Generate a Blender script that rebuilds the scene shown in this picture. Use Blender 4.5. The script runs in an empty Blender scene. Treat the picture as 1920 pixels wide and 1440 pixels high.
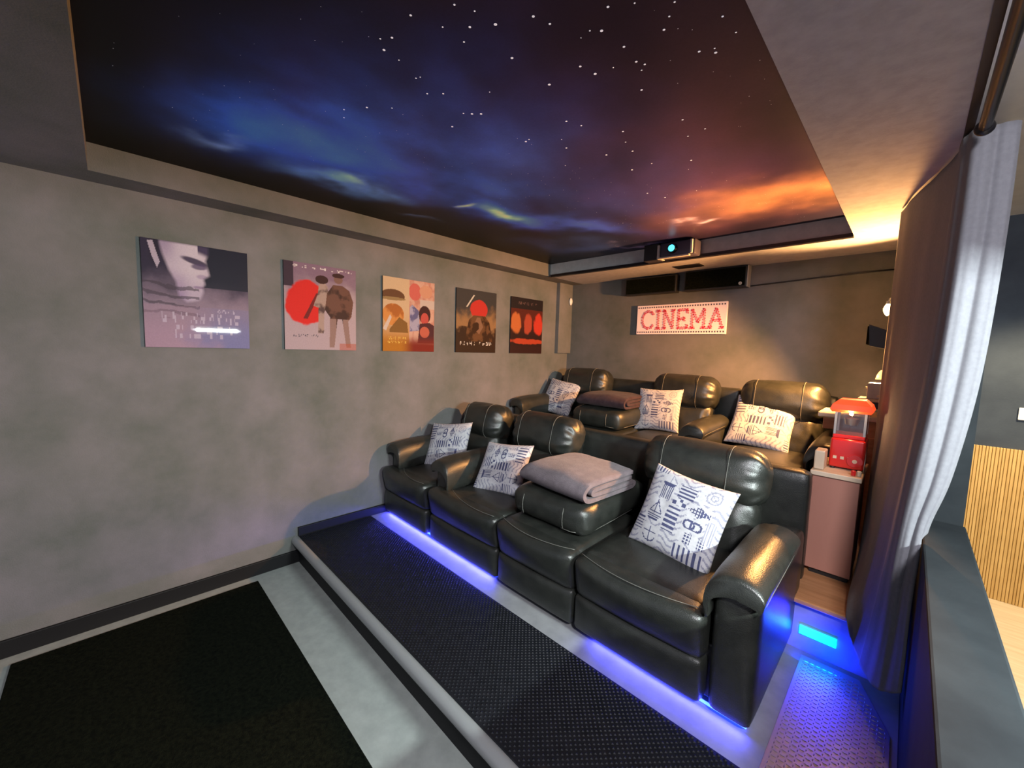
import bpy, bmesh, math, random
from mathutils import Vector, Matrix, noise
random.seed(7)
S = bpy.context.scene
COL = S.collection
PI = math.pi

# ------------------------------------------------------------------ helpers
def link(o, parent=None):
    COL.objects.link(o)
    if parent is not None:
        o.parent = parent
    return o

def thing(name, label, cat, loc=(0, 0, 0), rz=0.0, group=None):
    o = bpy.data.objects.new(name, None)
    o.empty_display_size = 0.05
    o.location = loc
    o.rotation_euler = (0, 0, rz)
    o['label'] = label
    o['category'] = cat
    if group:
        o['group'] = group
    return link(o)

def tag(o, label, cat, group=None):
    o['label'] = label
    o['category'] = cat
    if group:
        o['group'] = group
    return o

def struct(o):
    o['kind'] = 'structure'
    return o

def obj(name, bm, mats, parent=None, smooth=False, angle=None):
    me = bpy.data.meshes.new(name)
    bmesh.ops.recalc_face_normals(bm, faces=bm.faces[:])
    bm.to_mesh(me)
    bm.free()
    if not isinstance(mats, (list, tuple)):
        mats = [mats]
    for m in mats:
        me.materials.append(m)
    if smooth:
        for p in me.polygons:
            p.use_smooth = True
    o = bpy.data.objects.new(name, me)
    if smooth and angle:
        me.set_sharp_from_angle(angle=math.radians(angle))
    return link(o, parent)

def BM():
    return bmesh.new()

def box(bm, x0, x1, y0, y1, z0, z1, bev=0.0, seg=2, mat=0):
    r = bmesh.ops.create_cube(bm, size=1.0)
    vs = r['verts']
    for v in vs:
        v.co = Vector(((x0 + x1) / 2 + v.co.x * (x1 - x0), (y0 + y1) / 2 + v.co.y * (y1 - y0), (z0 + z1) / 2 + v.co.z * (z1 - z0)))
    fs = set()
    for v in vs:
        fs.update(v.link_faces)
    if bev > 0:
        es = set()
        for v in vs:
            es.update(v.link_edges)
        r = bmesh.ops.bevel(bm, geom=list(es), offset=bev, segments=seg, profile=0.5, affect='EDGES')
        fs = set(r['faces']) | {f for f in fs if f.is_valid}
    for f in fs:
        if f.is_valid:
            f.material_index = mat
    return bm

def cyl(bm, p0, p1, r0, r1=None, seg=20, caps=True):
    if r1 is None:
        r1 = r0
    p0, p1 = Vector(p0), Vector(p1)
    d = (p1 - p0)
    L = d.length
    q = Vector((0, 0, 1)).rotation_difference(d.normalized()).to_matrix().to_4x4()
    M = Matrix.Translation((p0 + p1) / 2) @ q
    bmesh.ops.create_cone(bm, cap_ends=caps, segments=seg, radius1=r0, radius2=r1, depth=L, matrix=M)
    return bm

def sph(bm, c, r, sc=(1, 1, 1), u=20, v=12):
    M = Matrix.Translation(c) @ Matrix.Diagonal((sc[0], sc[1], sc[2], 1))
    bmesh.ops.create_uvsphere(bm, u_segments=u, v_segments=v, radius=r, matrix=M)
    return bm

def tube(bm, pts, r, seg=8):
    pts = [Vector(p) for p in pts]
    rings = []
    n = len(pts)
    prev = None
    for i, p in enumerate(pts):
        t = (pts[min(i + 1, n - 1)] - pts[max(i - 1, 0)]).normalized()
        ref = Vector((0, 0, 1)) if abs(t.z) < 0.9 else Vector((1, 0, 0))
        a = t.cross(ref).normalized()
        if prev is not None and a.dot(prev) < 0:
            a = -a
        prev = a
        b = t.cross(a).normalized()
        rings.append([bm.verts.new(p + (a * math.cos(2 * PI * k / seg) + b * math.sin(2 * PI * k / seg)) * r) for k in range(seg)])
    for i in range(n - 1):
        for k in range(seg):
            bm.faces.new((rings[i][k], rings[i][(k + 1) % seg], rings[i + 1][(k + 1) % seg], rings[i + 1][k]))
    bm.faces.new(rings[0][::-1])
    bm.faces.new(rings[-1])
    return bm

def loft(bm, secs, closed=True, cap=True):
    rows = [[bm.verts.new(p) for p in s] for s in secs]
    m = len(rows[0])
    for i in range(len(rows) - 1):
        for k in range(m if closed else m - 1):
            bm.faces.new((rows[i][k], rows[i][(k + 1) % m], rows[i + 1][(k + 1) % m], rows[i + 1][k]))
    if cap and closed:
        bm.faces.new(rows[0][::-1])
        bm.faces.new(rows[-1])
    return bm

def extrude_profile(bm, prof, axis, a, b):
    """prof: closed list of 2D points; axis 'x': (y,z) extruded from x=a to x=b ; axis 'y': (x,z)"""
    if axis == 'x':
        secs = [[(t, p[0], p[1]) for p in prof] for t in (a, b)]
    else:
        secs = [[(p[0], t, p[1]) for p in prof] for t in (a, b)]
    return loft(bm, secs)

def puff(bm, x0, x1, y0, y1, z0, z1, r=0.05, bulge=(0, 0, 0), n=10, wr=0.0, fn=None, seed=0.0):
    """upholstered rounded block: bulge=(bx,by,bz) swells each pair of faces"""
    c = Vector(((x0 + x1) / 2, (y0 + y1) / 2, (z0 + z1) / 2))
    h = Vector(((x1 - x0) / 2, (y1 - y0) / 2, (z1 - z0) / 2))
    r = min(r, h.x * .98, h.y * .98, h.z * .98)
    t = bmesh.new()
    bmesh.ops.create_cube(t, size=2.0)
    bmesh.ops.subdivide_edges(t, edges=t.edges[:], cuts=n, use_grid_fill=True)
    vmap = {}
    for v in t.verts:
        # denser sampling near edges
        s = Vector([math.sin(k * PI / 2) for k in v.co])
        p = Vector((s.x * h.x, s.y * h.y, s.z * h.z))
        inner = Vector([max(-(h[i] - r), min(h[i] - r, p[i])) for i in range(3)])
        d = p - inner
        if d.length > 1e-9:
            p = inner + d.normalized() * r
        u = Vector((p.x / h.x, p.y / h.y, p.z / h.z))
        f = Vector(((1 - u.y ** 2) * (1 - u.z ** 2), (1 - u.x ** 2) * (1 - u.z ** 2), (1 - u.x ** 2) * (1 - u.y ** 2)))
        p = Vector([p[i] + bulge[i] * max(0, f[i]) * (1 if u[i] > 0 else -1) * min(1, abs(u[i]) * 2) for i in range(3)])
        w = p + c
        if wr:
            nn = noise.noise(Vector((w.x * 9 + seed, w.y * 9, w.z * 16))) + .5 * noise.noise(Vector((w.x * 25, w.y * 20 + seed, w.z * 30)))
            w += (d.normalized() if d.length > 1e-9 else Vector((0, 0, 0))) * nn * wr
        if fn:
            w = fn(w)
        vmap[v.index] = bm.verts.new(w)
    for f in t.faces:
        bm.faces.new([vmap[v.index] for v in f.verts])
    t.free()
    return bm

# ------------------------------------------------------------------ materials
def mat(name, color=(.5, .5, .5), rough=.5, metal=0.0, spec=.5, coat=0.0, coat_r=.1, sheen=0.0, emit=None, es=0.0, trans=0.0, alpha=1.0):
    m = bpy.data.materials.new(name)
    m.use_nodes = True
    b = m.node_tree.nodes['Principled BSDF']
    b.inputs['Base Color'].default_value = (*color, 1)
    b.inputs['Roughness'].default_value = rough
    b.inputs['Metallic'].default_value = metal
    b.inputs['Specular IOR Level'].default_value = spec
    b.inputs['Coat Weight'].default_value = coat
    b.inputs['Coat Roughness'].default_value = coat_r
    b.inputs['Sheen Weight'].default_value = sheen
    b.inputs['Transmission Weight'].default_value = trans
    b.inputs['Alpha'].default_value = alpha
    if emit:
        b.inputs['Emission Color'].default_value = (*emit, 1)
        b.inputs['Emission Strength'].default_value = es
    return m

def N(m, t, **kw):
    n = m.node_tree.nodes.new(t)
    for k, v in kw.items():
        if k in n.inputs:
            n.inputs[k].default_value = v
        else:
            setattr(n, k, v)
    return n

def L(m, a, ao, b, bi):
    m.node_tree.links.new(a.outputs[ao], b.inputs[bi])

def coords(m, scale=(1, 1, 1)):
    tc = N(m, 'ShaderNodeTexCoord')
    mp = N(m, 'ShaderNodeMapping')
    mp.inputs['Scale'].default_value = scale
    L(m, tc, 'Object', mp, 'Vector')
    return mp

def mottle(m, c1, c2, scale=6.0, detail=6.0, lo=.35, hi=.65, stretch=(1, 1, 1)):
    mp = coords(m, stretch)
    nz = N(m, 'ShaderNodeTexNoise', Scale=scale, Detail=detail, Roughness=.6)
    L(m, mp, 'Vector', nz, 'Vector')
    cr = N(m, 'ShaderNodeValToRGB')
    cr.color_ramp.elements[0].position = lo
    cr.color_ramp.elements[1].position = hi
    cr.color_ramp.elements[0].color = (*c1, 1)
    cr.color_ramp.elements[1].color = (*c2, 1)
    L(m, nz, 'Fac', cr, 'Fac')
    L(m, cr, 'Color', m.node_tree.nodes['Principled BSDF'], 'Base Color')
    return cr

def bump(m, scale=100.0, strength=.2, dist=.01, detail=3.0, kind='noise', stretch=(1, 1, 1)):
    mp = coords(m, stretch)
    if kind == 'noise':
        t = N(m, 'ShaderNodeTexNoise', Scale=scale, Detail=detail)
        out = 'Fac'
    else:
        t = N(m, 'ShaderNodeTexVoronoi', Scale=scale)
        out = 'Distance'
    L(m, mp, 'Vector', t, 'Vector')
    b = N(m, 'ShaderNodeBump', Strength=strength, Distance=dist)
    L(m, t, out, b, 'Height')
    L(m, b, 'Normal', m.node_tree.nodes['Principled BSDF'], 'Normal')

M = {}
M['wall'] = mat('charcoal wall', rough=.85, spec=.25)
mottle(M['wall'], (.086, .096, .085), (.165, .154, .163), scale=2.4, detail=8, lo=.3, hi=.72)
bump(M['wall'], scale=160, strength=.35, dist=.004)
M['ceil'] = mat('pale grey ceiling', rough=.85, spec=.25)
mottle(M['ceil'], (.33, .325, .365), (.39, .385, .43), scale=20, detail=6)
bump(M['ceil'], scale=180, strength=.25, dist=.003)
M['recess'] = mat('ceiling brightened for light', rough=.8, spec=.25)  # lighter copy of the ceiling, light on the recess back painted in
mottle(M['recess'], (.42, .41, .42), (.48, .47, .48), scale=20)
M['ceil2'] = mat('white ceiling', rough=.8, spec=.3)
mottle(M['ceil2'], (.62, .62, .66), (.7, .7, .74), scale=8)
M['ledge'] = mat('dark slate partition', rough=.85, spec=.12)
mottle(M['ledge'], (.011, .0135, .016), (.021, .025, .028), scale=3, detail=7)
bump(M['ledge'], scale=90, strength=.15, dist=.003)
M['slate'] = mat('slate painted wall', rough=.75, spec=.3)
mottle(M['slate'], (.028, .036, .05), (.042, .052, .068), scale=4)
bump(M['slate'], scale=90, strength=.15, dist=.003)
M['floor'] = mat('pale grey floor', rough=.5, spec=.4)
mottle(M['floor'], (.245, .27, .255), (.305, .33, .312), scale=14, detail=8)
M['platform'] = mat('grey platform board', rough=.5, spec=.4)
mottle(M['platform'], (.21, .215, .22), (.26, .265, .27), scale=12)
M['base'] = mat('dark baseboard', (.008, .008, .009), rough=.55, spec=.2)
bump(M['base'], scale=40, strength=.08, dist=.002)
M['black'] = mat('black plastic', (.012, .012, .013), rough=.4)
bump(M['black'], scale=300, strength=.08, dist=.001)
M['blackmetal'] = mat('black metal', (.014, .013, .016), rough=.35, metal=.4)
bump(M['blackmetal'], scale=150, strength=.05, dist=.001)
M['rug'] = mat('black rug pile', rough=1.0, spec=.05)
mottle(M['rug'], (.002, .003, .002), (.007, .009, .005), scale=60, detail=5)
bump(M['rug'], scale=260, strength=.9, dist=.01)
M['rubber'] = mat('studded rubber', rough=.5, spec=.25)
mottle(M['rubber'], (.005, .006, .008), (.009, .010, .013), scale=25)
M['nosing'] = mat('grey step nosing', (.22, .23, .23), rough=.35, spec=.5)
bump(M['nosing'], scale=120, strength=.08, dist=.002)
M['leather'] = mat('dark leather', rough=.38, spec=.5, coat=.12, coat_r=.28)
mottle(M['leather'], (.013, .0145, .0125), (.022, .0235, .020), scale=14, detail=6)
bump(M['leather'], scale=240, strength=.22, dist=.003, kind='vor')
M['stitch'] = mat('pale stitching', (.105, .105, .092), rough=.6)
bump(M['stitch'], scale=400, strength=.3, dist=.001)
M['alu'] = mat('tread plate aluminium', (.42, .41, .43), rough=.42, metal=.85)
bump(M['alu'], scale=60, strength=.06, dist=.002)
M['curtain'] = mat('grey curtain cloth', rough=.9, spec=.1, sheen=.1)
mottle(M['curtain'], (.135, .135, .152), (.152, .152, .17), scale=70, detail=3)
bump(M['curtain'], scale=500, strength=.2, dist=.002)
M['cotton'] = mat('white printed cotton', rough=.85, spec=.2)
mottle(M['cotton'], (.40, .395, .415), (.47, .465, .485), scale=60)
bump(M['cotton'], scale=420, strength=.25, dist=.002)
M['ink'] = mat('navy print ink', rough=.85, spec=.2)
mottle(M['ink'], (.045, .05, .11), (.07, .075, .15), scale=60)
M['inkpale'] = mat('faded navy print ink', rough=.85, spec=.2)
mottle(M['inkpale'], (.2, .2, .26), (.28, .28, .34), scale=60)
M['fleece'] = mat('mauve grey fleece', rough=.95, spec=.1, sheen=.12)
mottle(M['fleece'], (.11, .09, .10), (.145, .12, .132), scale=26)
bump(M['fleece'], scale=220, strength=.5, dist=.005)
M['fleecedark'] = mat('plum fleece', rough=.95, spec=.1, sheen=.05)
mottle(M['fleecedark'], (.032, .018, .022), (.05, .03, .034), scale=26)
bump(M['fleecedark'], scale=220, strength=.5, dist=.005)
M['pinkboard'] = mat('pinkish cabinet board', rough=.6)
mottle(M['pinkboard'], (.34, .145, .105), (.40, .18, .13), scale=3, stretch=(1, 1, .3))
M['cream'] = mat('cream worktop', rough=.45)
mottle(M['cream'], (.55, .43, .3), (.65, .52, .38), scale=8, stretch=(1, 4, 1))
M['orangewood'] = mat('orange wood', rough=.5)
mottle(M['orangewood'], (.34, .15, .06), (.45, .22, .1), scale=9, stretch=(.4, 4, 4))
M['red'] = mat('glossy red enamel', rough=.28, coat=.4)
mottle(M['red'], (.55, .012, .012), (.62, .02, .018), scale=6)
M['redglow'] = mat('lit red canopy', (.6, .05, .02), rough=.4, emit=(1.0, .09, .02), es=.5)
bump(M['redglow'], scale=40, strength=.05, dist=.001)
M['glass'] = mat('clear glass', (.9, .9, .9), rough=.05, trans=1.0)
bump(M['glass'], scale=10, strength=.01, dist=.001)
M['steel'] = mat('brushed steel', (.55, .53, .5), rough=.3, metal=.9)
bump(M['steel'], scale=80, strength=.08, dist=.001)
M['white'] = mat('white plastic', (.65, .65, .63), rough=.4)
bump(M['white'], scale=120, strength=.03, dist=.001)
M['greybox'] = mat('grey plastic', rough=.45)
mottle(M['greybox'], (.4, .38, .36), (.46, .44, .42), scale=12)
M['oak'] = mat('light oak floor', rough=.45)
mottle(M['oak'], (.5, .38, .24), (.62, .49, .33), scale=5, stretch=(.5, 6, 1))
M['slat'] = mat('golden wood slats', rough=.5)
mottle(M['slat'], (.44, .25, .07), (.56, .34, .11), scale=7, stretch=(6, 6, .4))
M['bulb'] = mat('warm bulb', (1, .8, .5), rough=.3, emit=(1.0, .62, .22), es=25)
bump(M['bulb'], scale=10, strength=.01, dist=.001)
M['frost'] = mat('amber lamp glass', (.9, .6, .25), rough=.35, emit=(1.0, .5, .12), es=1.6)
bump(M['frost'], scale=30, strength=.05, dist=.001)
M['ledblue'] = mat('blue led strip', (.1, .1, .2), rough=.4, emit=(.02, .06, 1.0), es=9)
bump(M['ledblue'], scale=90, strength=.02, dist=.001)
M['ledcyan'] = mat('cyan led strip', (.1, .2, .3), rough=.4, emit=(.0, .42, 1.0), es=4.5)
bump(M['ledcyan'], scale=90, strength=.02, dist=.001)
M['ledwhite'] = mat('white led batten', (.9, .9, .9), rough=.4, emit=(.86, .95, 1.0), es=28)
bump(M['ledwhite'], scale=90, strength=.02, dist=.001)
M['lens'] = mat('lit projector lens', (.02, .1, .15), rough=.15, emit=(.06, .75, 1.0), es=2.2)
bump(M['lens'], scale=10, strength=.02, dist=.001)
M['signboard'] = mat('pale pink sign board', (.75, .6, .58), rough=.5, emit=(1.0, .62, .58), es=.08)
bump(M['signboard'], scale=120, strength=.02, dist=.001)
M['signred'] = mat('red sign bulbs', (.5, .012, .02), rough=.35, emit=(1.0, .03, .03), es=.06)
bump(M['signred'], scale=120, strength=.02, dist=.001)
M['signdark'] = mat('dark film perforations', (.06, .04, .05), rough=.5)
bump(M['signdark'], scale=120, strength=.02, dist=.001)
M['purple'] = mat('dark plum plastic', (.05, .045, .075), rough=.35)
bump(M['purple'], scale=200, strength=.05, dist=.001)

def vcol(name, rough=.5, coat=0.0, coat_r=.05, grain=0.0):
    m = mat(name, rough=rough, coat=coat, coat_r=coat_r, spec=.12)
    a = N(m, 'ShaderNodeAttribute', attribute_name='Col')
    mp = coords(m)
    nz = N(m, 'ShaderNodeTexNoise', Scale=120.0, Detail=3.0)
    L(m, mp, 'Vector', nz, 'Vector')
    mx = N(m, 'ShaderNodeMixRGB', blend_type='OVERLAY')
    mx.inputs['Fac'].default_value = grain
    L(m, a, 'Color', mx, 'Color1')
    L(m, nz, 'Fac', mx, 'Color2')
    L(m, mx, 'Color', m.node_tree.nodes['Principled BSDF'], 'Base Color')
    return m
M['print'] = vcol('glazed poster print', rough=.5, coat=.3, coat_r=.02, grain=.12)
M['print2'] = vcol('satin poster print', rough=.6, grain=.12)
M['mural'] = vcol('printed night sky', rough=.4, coat=0.0, grain=.15)
M['star'] = mat('glowing printed stars', (.85, .87, .95), rough=.5, emit=(.8, .85, 1.0), es=.25)  # faint glow added to the print, though the stars are no lamp
bump(M['star'], scale=90, strength=.02, dist=.001)

def sm(e0, e1, x):
    t = max(0.0, min(1.0, (x - e0) / (e1 - e0)))
    return t * t * (3 - 2 * t)

def mix(a, b, t):
    return tuple(a[i] * (1 - t) + b[i] * t for i in range(3))

def s2l(c):   # sRGB 0-255 -> linear
    return tuple(((v / 255) / 12.92 if v / 255 <= .04045 else ((v / 255 + .055) / 1.055) ** 2.4) for v in c)

def fbm(x, y, z=0.0, o=5):
    return noise.fractal(Vector((x, y, z)), 1.0, 2.0, o, noise_basis='PERLIN_ORIGINAL')

def painted_grid(name, nx, ny, pos, paint, mats, parent=None, extra=None, tone=1.0):
    """grid of (nx x ny) vertices at pos(u,v), coloured by paint(u,v)"""
    me = bpy.data.meshes.new(name)
    vs, cs = [], []
    for j in range(ny):
        for i in range(nx):
            u, v = i / (nx - 1), j / (ny - 1)
            vs.append(pos(u, v))
            cs.append(tuple(tone * k for k in paint(u, v)))
    fs = [(j * nx + i, j * nx + i + 1, (j + 1) * nx + i + 1, (j + 1) * nx + i) for j in range(ny - 1) for i in range(nx - 1)]
    mi = [0] * len(fs)
    if extra:
        ev, ef, em = extra(len(vs))
        vs += ev
        fs += ef
        mi += em
        cs += [(.02, .02, .02)] * len(ev)
    me.from_pydata(vs, [], fs)
    for m in mats:
        me.materials.append(m)
    for p, k in zip(me.polygons, mi):
        p.material_index = k
    at = me.color_attributes.new('Col', 'FLOAT_COLOR', 'POINT')
    for k, c in enumerate(cs):
        at.data[k].color = (c[0], c[1], c[2], 1)
    o = bpy.data.objects.new(name, me)
    return link(o, parent)

# ------------------------------------------------------------------ camera
F = 750.36
yaw, pitch, roll = [math.radians(a) for a in (44.777, -5.097, 1.685)]
cy, sy, cp, sp = math.cos(yaw), math.sin(yaw), math.cos(pitch), math.sin(pitch)
fw = Vector((-sy * cp, cy * cp, sp))
r0 = Vector((cy, sy, 0))
u0 = r0.cross(fw)
Rv = r0 * math.cos(roll) + u0 * math.sin(roll)
Uv = -r0 * math.sin(roll) + u0 * math.cos(roll)
cam_d = bpy.data.cameras.new('camera')
cam_d.sensor_width = 36
cam_d.lens = F / 1920 * 36
cam_d.clip_start = .02
cam = bpy.data.objects.new('camera', cam_d)
mw = Matrix((( Rv.x, Uv.x, -fw.x, 3.065), (Rv.y, Uv.y, -fw.y, 0.0), (Rv.z, Uv.z, -fw.z, 1.6), (0, 0, 0, 1)))
cam.matrix_world = mw
link(cam)
S.camera = cam

# ------------------------------------------------------------------ setting
FY0 = -1.7
ZC = 2.39
P1, P2 = .19, .45
def sbox(name, m, *a, bev=0.0):
    return struct(obj(name, box(BM(), *a, bev=bev), m))

sbox('floor', M['floor'], -.1, 3.148, FY0, 4.05, -.08, 0)
sbox('wall_left', M['wall'], -.12, 0, FY0, 4.17, 0, 2.62)
sbox('wall_back', M['wall'], 0, 3.265, 4.05, 4.17, 0, 2.62)
bm = BM()
box(bm, 2.975, 3.265, 3.03, 4.05, 0, ZC)
box(bm, 3.15, 3.265, 2.36, 3.03, 0, ZC)
struct(obj('wall_right', bm, M['ledge']))
bm = BM()
box(bm, 3.148, 3.272, FY0, 2.36, 0, .95, bev=.006)
struct(obj('wall_partition', bm, M['ledge']))
# ceiling with a recess
bm = BM()
RX0, RX1, RY0, RY1, RZ = .2, 2.735, -.036, 3.43, 2.52
box(bm, 0, RX0, FY0, 4.05, ZC, 2.62, mat=2)
box(bm, RX1, 3.13, FY0, 4.05, ZC, 2.62)
box(bm, RX0, RX1, FY0, RY0, ZC, 2.62, mat=2)
box(bm, RX0, RX1, RY1, 4.05, ZC, 2.62)
box(bm, RX0, RX1, RY0, RY1, RZ + .02, 2.62)
bm.normal_update()
for f in bm.faces:
    if abs(f.normal.y) > .5 and f.material_index == 0:
        f.material_index = 1
struct(obj('ceiling', bm, [M['ceil'], M['recess'], M['wall']]))
sbox('trim_1', M['blackmetal'], .23, RX1, RY1 - .03, RY1 + .012, ZC - .012, ZC + .012)
sbox('trim_2', M['blackmetal'], 3.128, 3.15, FY0, 2.3, ZC - .006, ZC + .03)
# boxed corner at the far left
sbox('trim_3', M['wall'], 0, .05, 3.8, 4.05, 1.56, ZC)
# front and back platforms, nosing, skirtings
sbox('floor_platform', M['platform'], 0, 3.147, .93, 4.05, 0, P1)
sbox('floor_platform_upper', M['platform'], 0, 3.147, 2.3, 4.05, P1, P2 - .015)
sbox('floor_upper_boards', M['orangewood'], 0, 3.147, 2.3, 4.05, P2 - .015, P2)
bm = BM()
tube(bm, [(.004, .902, P1 - .026), (1.5, .902, P1 - .026), (2.81, .902, P1 - .026)], .031, 20)
struct(obj('trim_4', bm, M['nosing'], smooth=True, angle=60))
sbox('trim_5', M['base'], .004, 2.8, .915, .93, 0, P1 - .03)
sbox('baseboard_left', M['base'], 0, .018, FY0, .93, 0, .09, bev=.003)
sbox('baseboard_step', M['base'], 0, .018, .915, 1.60, P1, P1 + .068, bev=.003)
bm = BM()
box(bm, 2.68, 3.145, 2.262, 2.31, P2 - .02, P2 + .004, bev=.006)
struct(obj('trim_6', bm, M['orangewood']))
# bar room beyond the partition
sbox('floor_bar', M['oak'], 3.272, 5.4, FY0, 4.3, -.08, 0)
sbox('ceiling_bar', M['ceil2'], 3.13, 5.4, FY0, 4.3, 2.56, 2.66)
sbox('wall_bar_end', M['slate'], 3.265, 5.4, 4.2, 4.32, 0, 2.6)
sbox('wall_bar_side', M['slate'], 4.36, 4.48, FY0, 4.2, 0, 2.6)
bm = BM()
box(bm, 3.3, 4.36, 4.175, 4.2, 0, 1.03)
x = 3.302
random.seed(3)
while x < 4.34:
    w = random.choice((.011, .013, .015))
    box(bm, x, min(x + w, 4.36), 4.162, 4.178, 0, 1.035, bev=.002, seg=1)
    x += w + .002
struct(obj('wall_bar_panelling', bm, M['slat']))

# ------------------------------------------------------------------ night-sky ceiling mural
blobs = [  # x, y, sx, sy, angle, colour, strength
]
def pxz(px, py, z):
    d = fw + Rv * ((px - 960) / F) - Uv * ((py - 720) / F)
    t = (z - 1.6) / d.z
    return 3.065 + d.x * t, d.y * t
MW, MH = RX1 - RX0, RY1 - RY0
clouds = [  # printed clouds plus one painted lamp glow: centre (x, y), radii along/across, direction in degrees, colour, gain
    (.70, .33, .10, .05, 60, (.16, .30, .62), .9),
    (.66, 1.02, .26, .09, 72, (.10, .28, .75), .8),
    (.72, 1.05, .08, .03, 75, (.14, .26, .8), .8),
    (.98, 1.95, .10, .045, 70, (.16, .30, 1.0), 1.0),
    (1.0, 1.95, .26, .11, 70, (.02, .10, .75), .9),
    (.86, 1.68, .05, .025, 60, (.2, .35, .9), .8),
    (.42, 1.63, .10, .04, 75, (.10, .20, .5), .6),
    (1.20, 2.45, .42, .13, 60, (.02, .06, .55), .8),
    (1.25, .85, .55, .35, 50, (.012, .05, .33), 1.0),
    (1.10, 1.35, .60, .22, 60, (.012, .05, .36), .9),
    (.95, .55, .5, .25, 60, (.008, .045, .24), 1.0),
    (1.75, 1.2, .5, .35, 50, (.008, .012, .08), .9),
    (1.7, 2.1, .7, .5, 40, (.006, .009, .07), .9),
    (2.25, 2.6, .55, .8, 40, (.026, .008, .018), .8),
    (2.62, 2.75, .22, .5, 90, (.30, .15, .06), .9),  # not print: warm pool of sconce light painted into the mural colour
    (2.45, 1.5, .5, .9, 10, (.018, .008, .009), .8),
    (1.33, 3.22, .14, .03, 20, (.25, .25, .55), .7),
    (1.9, 2.85, .06, .025, 20, (.4, .35, .6), .8),
    (.85, 2.9, .5, .2, 40, (.008, .02, .10), .8),
]
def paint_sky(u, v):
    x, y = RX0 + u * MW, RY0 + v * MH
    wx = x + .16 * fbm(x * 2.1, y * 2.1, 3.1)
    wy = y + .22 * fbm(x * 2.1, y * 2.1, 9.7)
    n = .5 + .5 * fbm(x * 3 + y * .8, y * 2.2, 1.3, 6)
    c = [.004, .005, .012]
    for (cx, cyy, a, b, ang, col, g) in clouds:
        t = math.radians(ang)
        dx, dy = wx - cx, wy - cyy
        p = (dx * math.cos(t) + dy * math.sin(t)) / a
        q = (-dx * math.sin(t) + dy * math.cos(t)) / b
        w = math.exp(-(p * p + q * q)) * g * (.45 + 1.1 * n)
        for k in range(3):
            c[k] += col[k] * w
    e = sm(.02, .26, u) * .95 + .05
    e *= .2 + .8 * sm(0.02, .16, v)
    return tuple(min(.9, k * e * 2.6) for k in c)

bigstars = [(770, 28), (881, 50), (929, 45), (1031, 44), (1140, 12), (1170, 87), (1255, 30), (1245, 55), (1311, 96), (1342, 98),
            (1380, 60), (1355, 30), (1106, 57), (1128, 57), (1088, 124), (1150, 126), (1116, 138), (1030, 158), (1203, 168), (1193, 115),
            (1203, 131), (918, 172), (735, 70), (748, 112), (713, 72), (780, 146), (788, 144), (801, 175), (831, 175), (1062, 227),
            (1090, 235), (1280, 224), (1322, 241), (1168, 246), (1290, 255), (869, 212), (885, 213), (902, 213), (848, 237), (688, 201),
            (645, 205), (645, 220), (735, 202), (1053, 261), (1062, 277), (1173, 266), (1186, 283), (1222, 306), (1185, 318), (1296, 300),
            (1291, 317), (1060, 310), (1137, 290), (1209, 120), (986, 265), (992, 261), (890, 20), (1000, 30), (720, 93), (870, 78),
            (830, 50), (852, 8), (1214, 362), (1247, 370), (1168, 418), (1306, 357), (1340, 90), (1190, 5), (960, 108), (1265, 3)]
def star_extra(base):
    ev, ef, em = [], [], []
    random.seed(11)
    lst = []
    for (px, py) in bigstars:
        X, Y = pxz(px, py, RZ)
        lst.append((X, Y, random.uniform(.0024, .0052)))
    for k in range(420):
        X, Y = random.uniform(RX0 + .5, RX1 - .05), random.uniform(RY0 + .05, RY1 - .1)
        if noise.noise(Vector((X * 1.7, Y * 1.7, 5))) > -.1:
            lst.append((X, Y, random.uniform(.0007, .0017)))
    for (X, Y, r) in lst:
        if not (RX0 < X < RX1 and RY0 < Y < RY1):
            continue
        b = base + len(ev)
        for k in range(8):
            ev.append((X + r * math.cos(k * PI / 4), Y + r * math.sin(k * PI / 4), RZ - .0012))
        ef.append(tuple(b + k for k in range(8)))
        em.append(1)
    # a thin backing slab behind the printed face
    b = base + len(ev)
    for z in (RZ, RZ + .018):
        ev += [(RX0, RY0, z), (RX1, RY0, z), (RX1, RY1, z), (RX0, RY1, z)]
    ef += [(b + 4, b + 5, b + 6, b + 7), (b, b + 1, b + 5, b + 4), (b + 1, b + 2, b + 6, b + 5), (b + 2, b + 3, b + 7, b + 6), (b + 3, b, b + 4, b + 7)]
    em += [2] * 5
    return ev, ef, em
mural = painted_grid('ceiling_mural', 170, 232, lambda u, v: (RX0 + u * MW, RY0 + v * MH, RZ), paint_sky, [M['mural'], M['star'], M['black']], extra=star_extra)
tag(mural, 'dark blue night-sky ceiling mural with white stars, clouds and painted lamp glow in the recess', 'mural')

# ------------------------------------------------------------------ posters
def ell(u, v, cx, cyy, a, b):
    return ((u - cx) / a) ** 2 + ((v - cyy) / b) ** 2
def soft(d, w=.12):
    return 1 - sm(1 - w, 1 + w, d)
def inpoly(u, v, pts):
    c = False
    j = len(pts) - 1
    for i in range(len(pts)):
        xi, yi = pts[i]
        xj, yj = pts[j]
        if (yi > v) != (yj > v) and u < (xj - xi) * (v - yi) / (yj - yi) + xi:
            c = not c
        j = i
    return c

def bars(u, v, u0, u1, v0, v1, n, seed):
    """block of illegible small print: n blocks in a row"""
    if not (u0 < u < u1 and v0 < v < v1):
        return False
    k = (u - u0) / (u1 - u0) * n
    f = k - math.floor(k)
    w = noise.cell(Vector((math.floor(k) + seed, seed, 0.5)))
    inner = noise.cell(Vector((math.floor(k * 5) + seed, math.floor((v - v0) / (v1 - v0) * 3), seed)))
    return f > .12 and f < .75 + .2 * w and inner > .18

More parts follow.
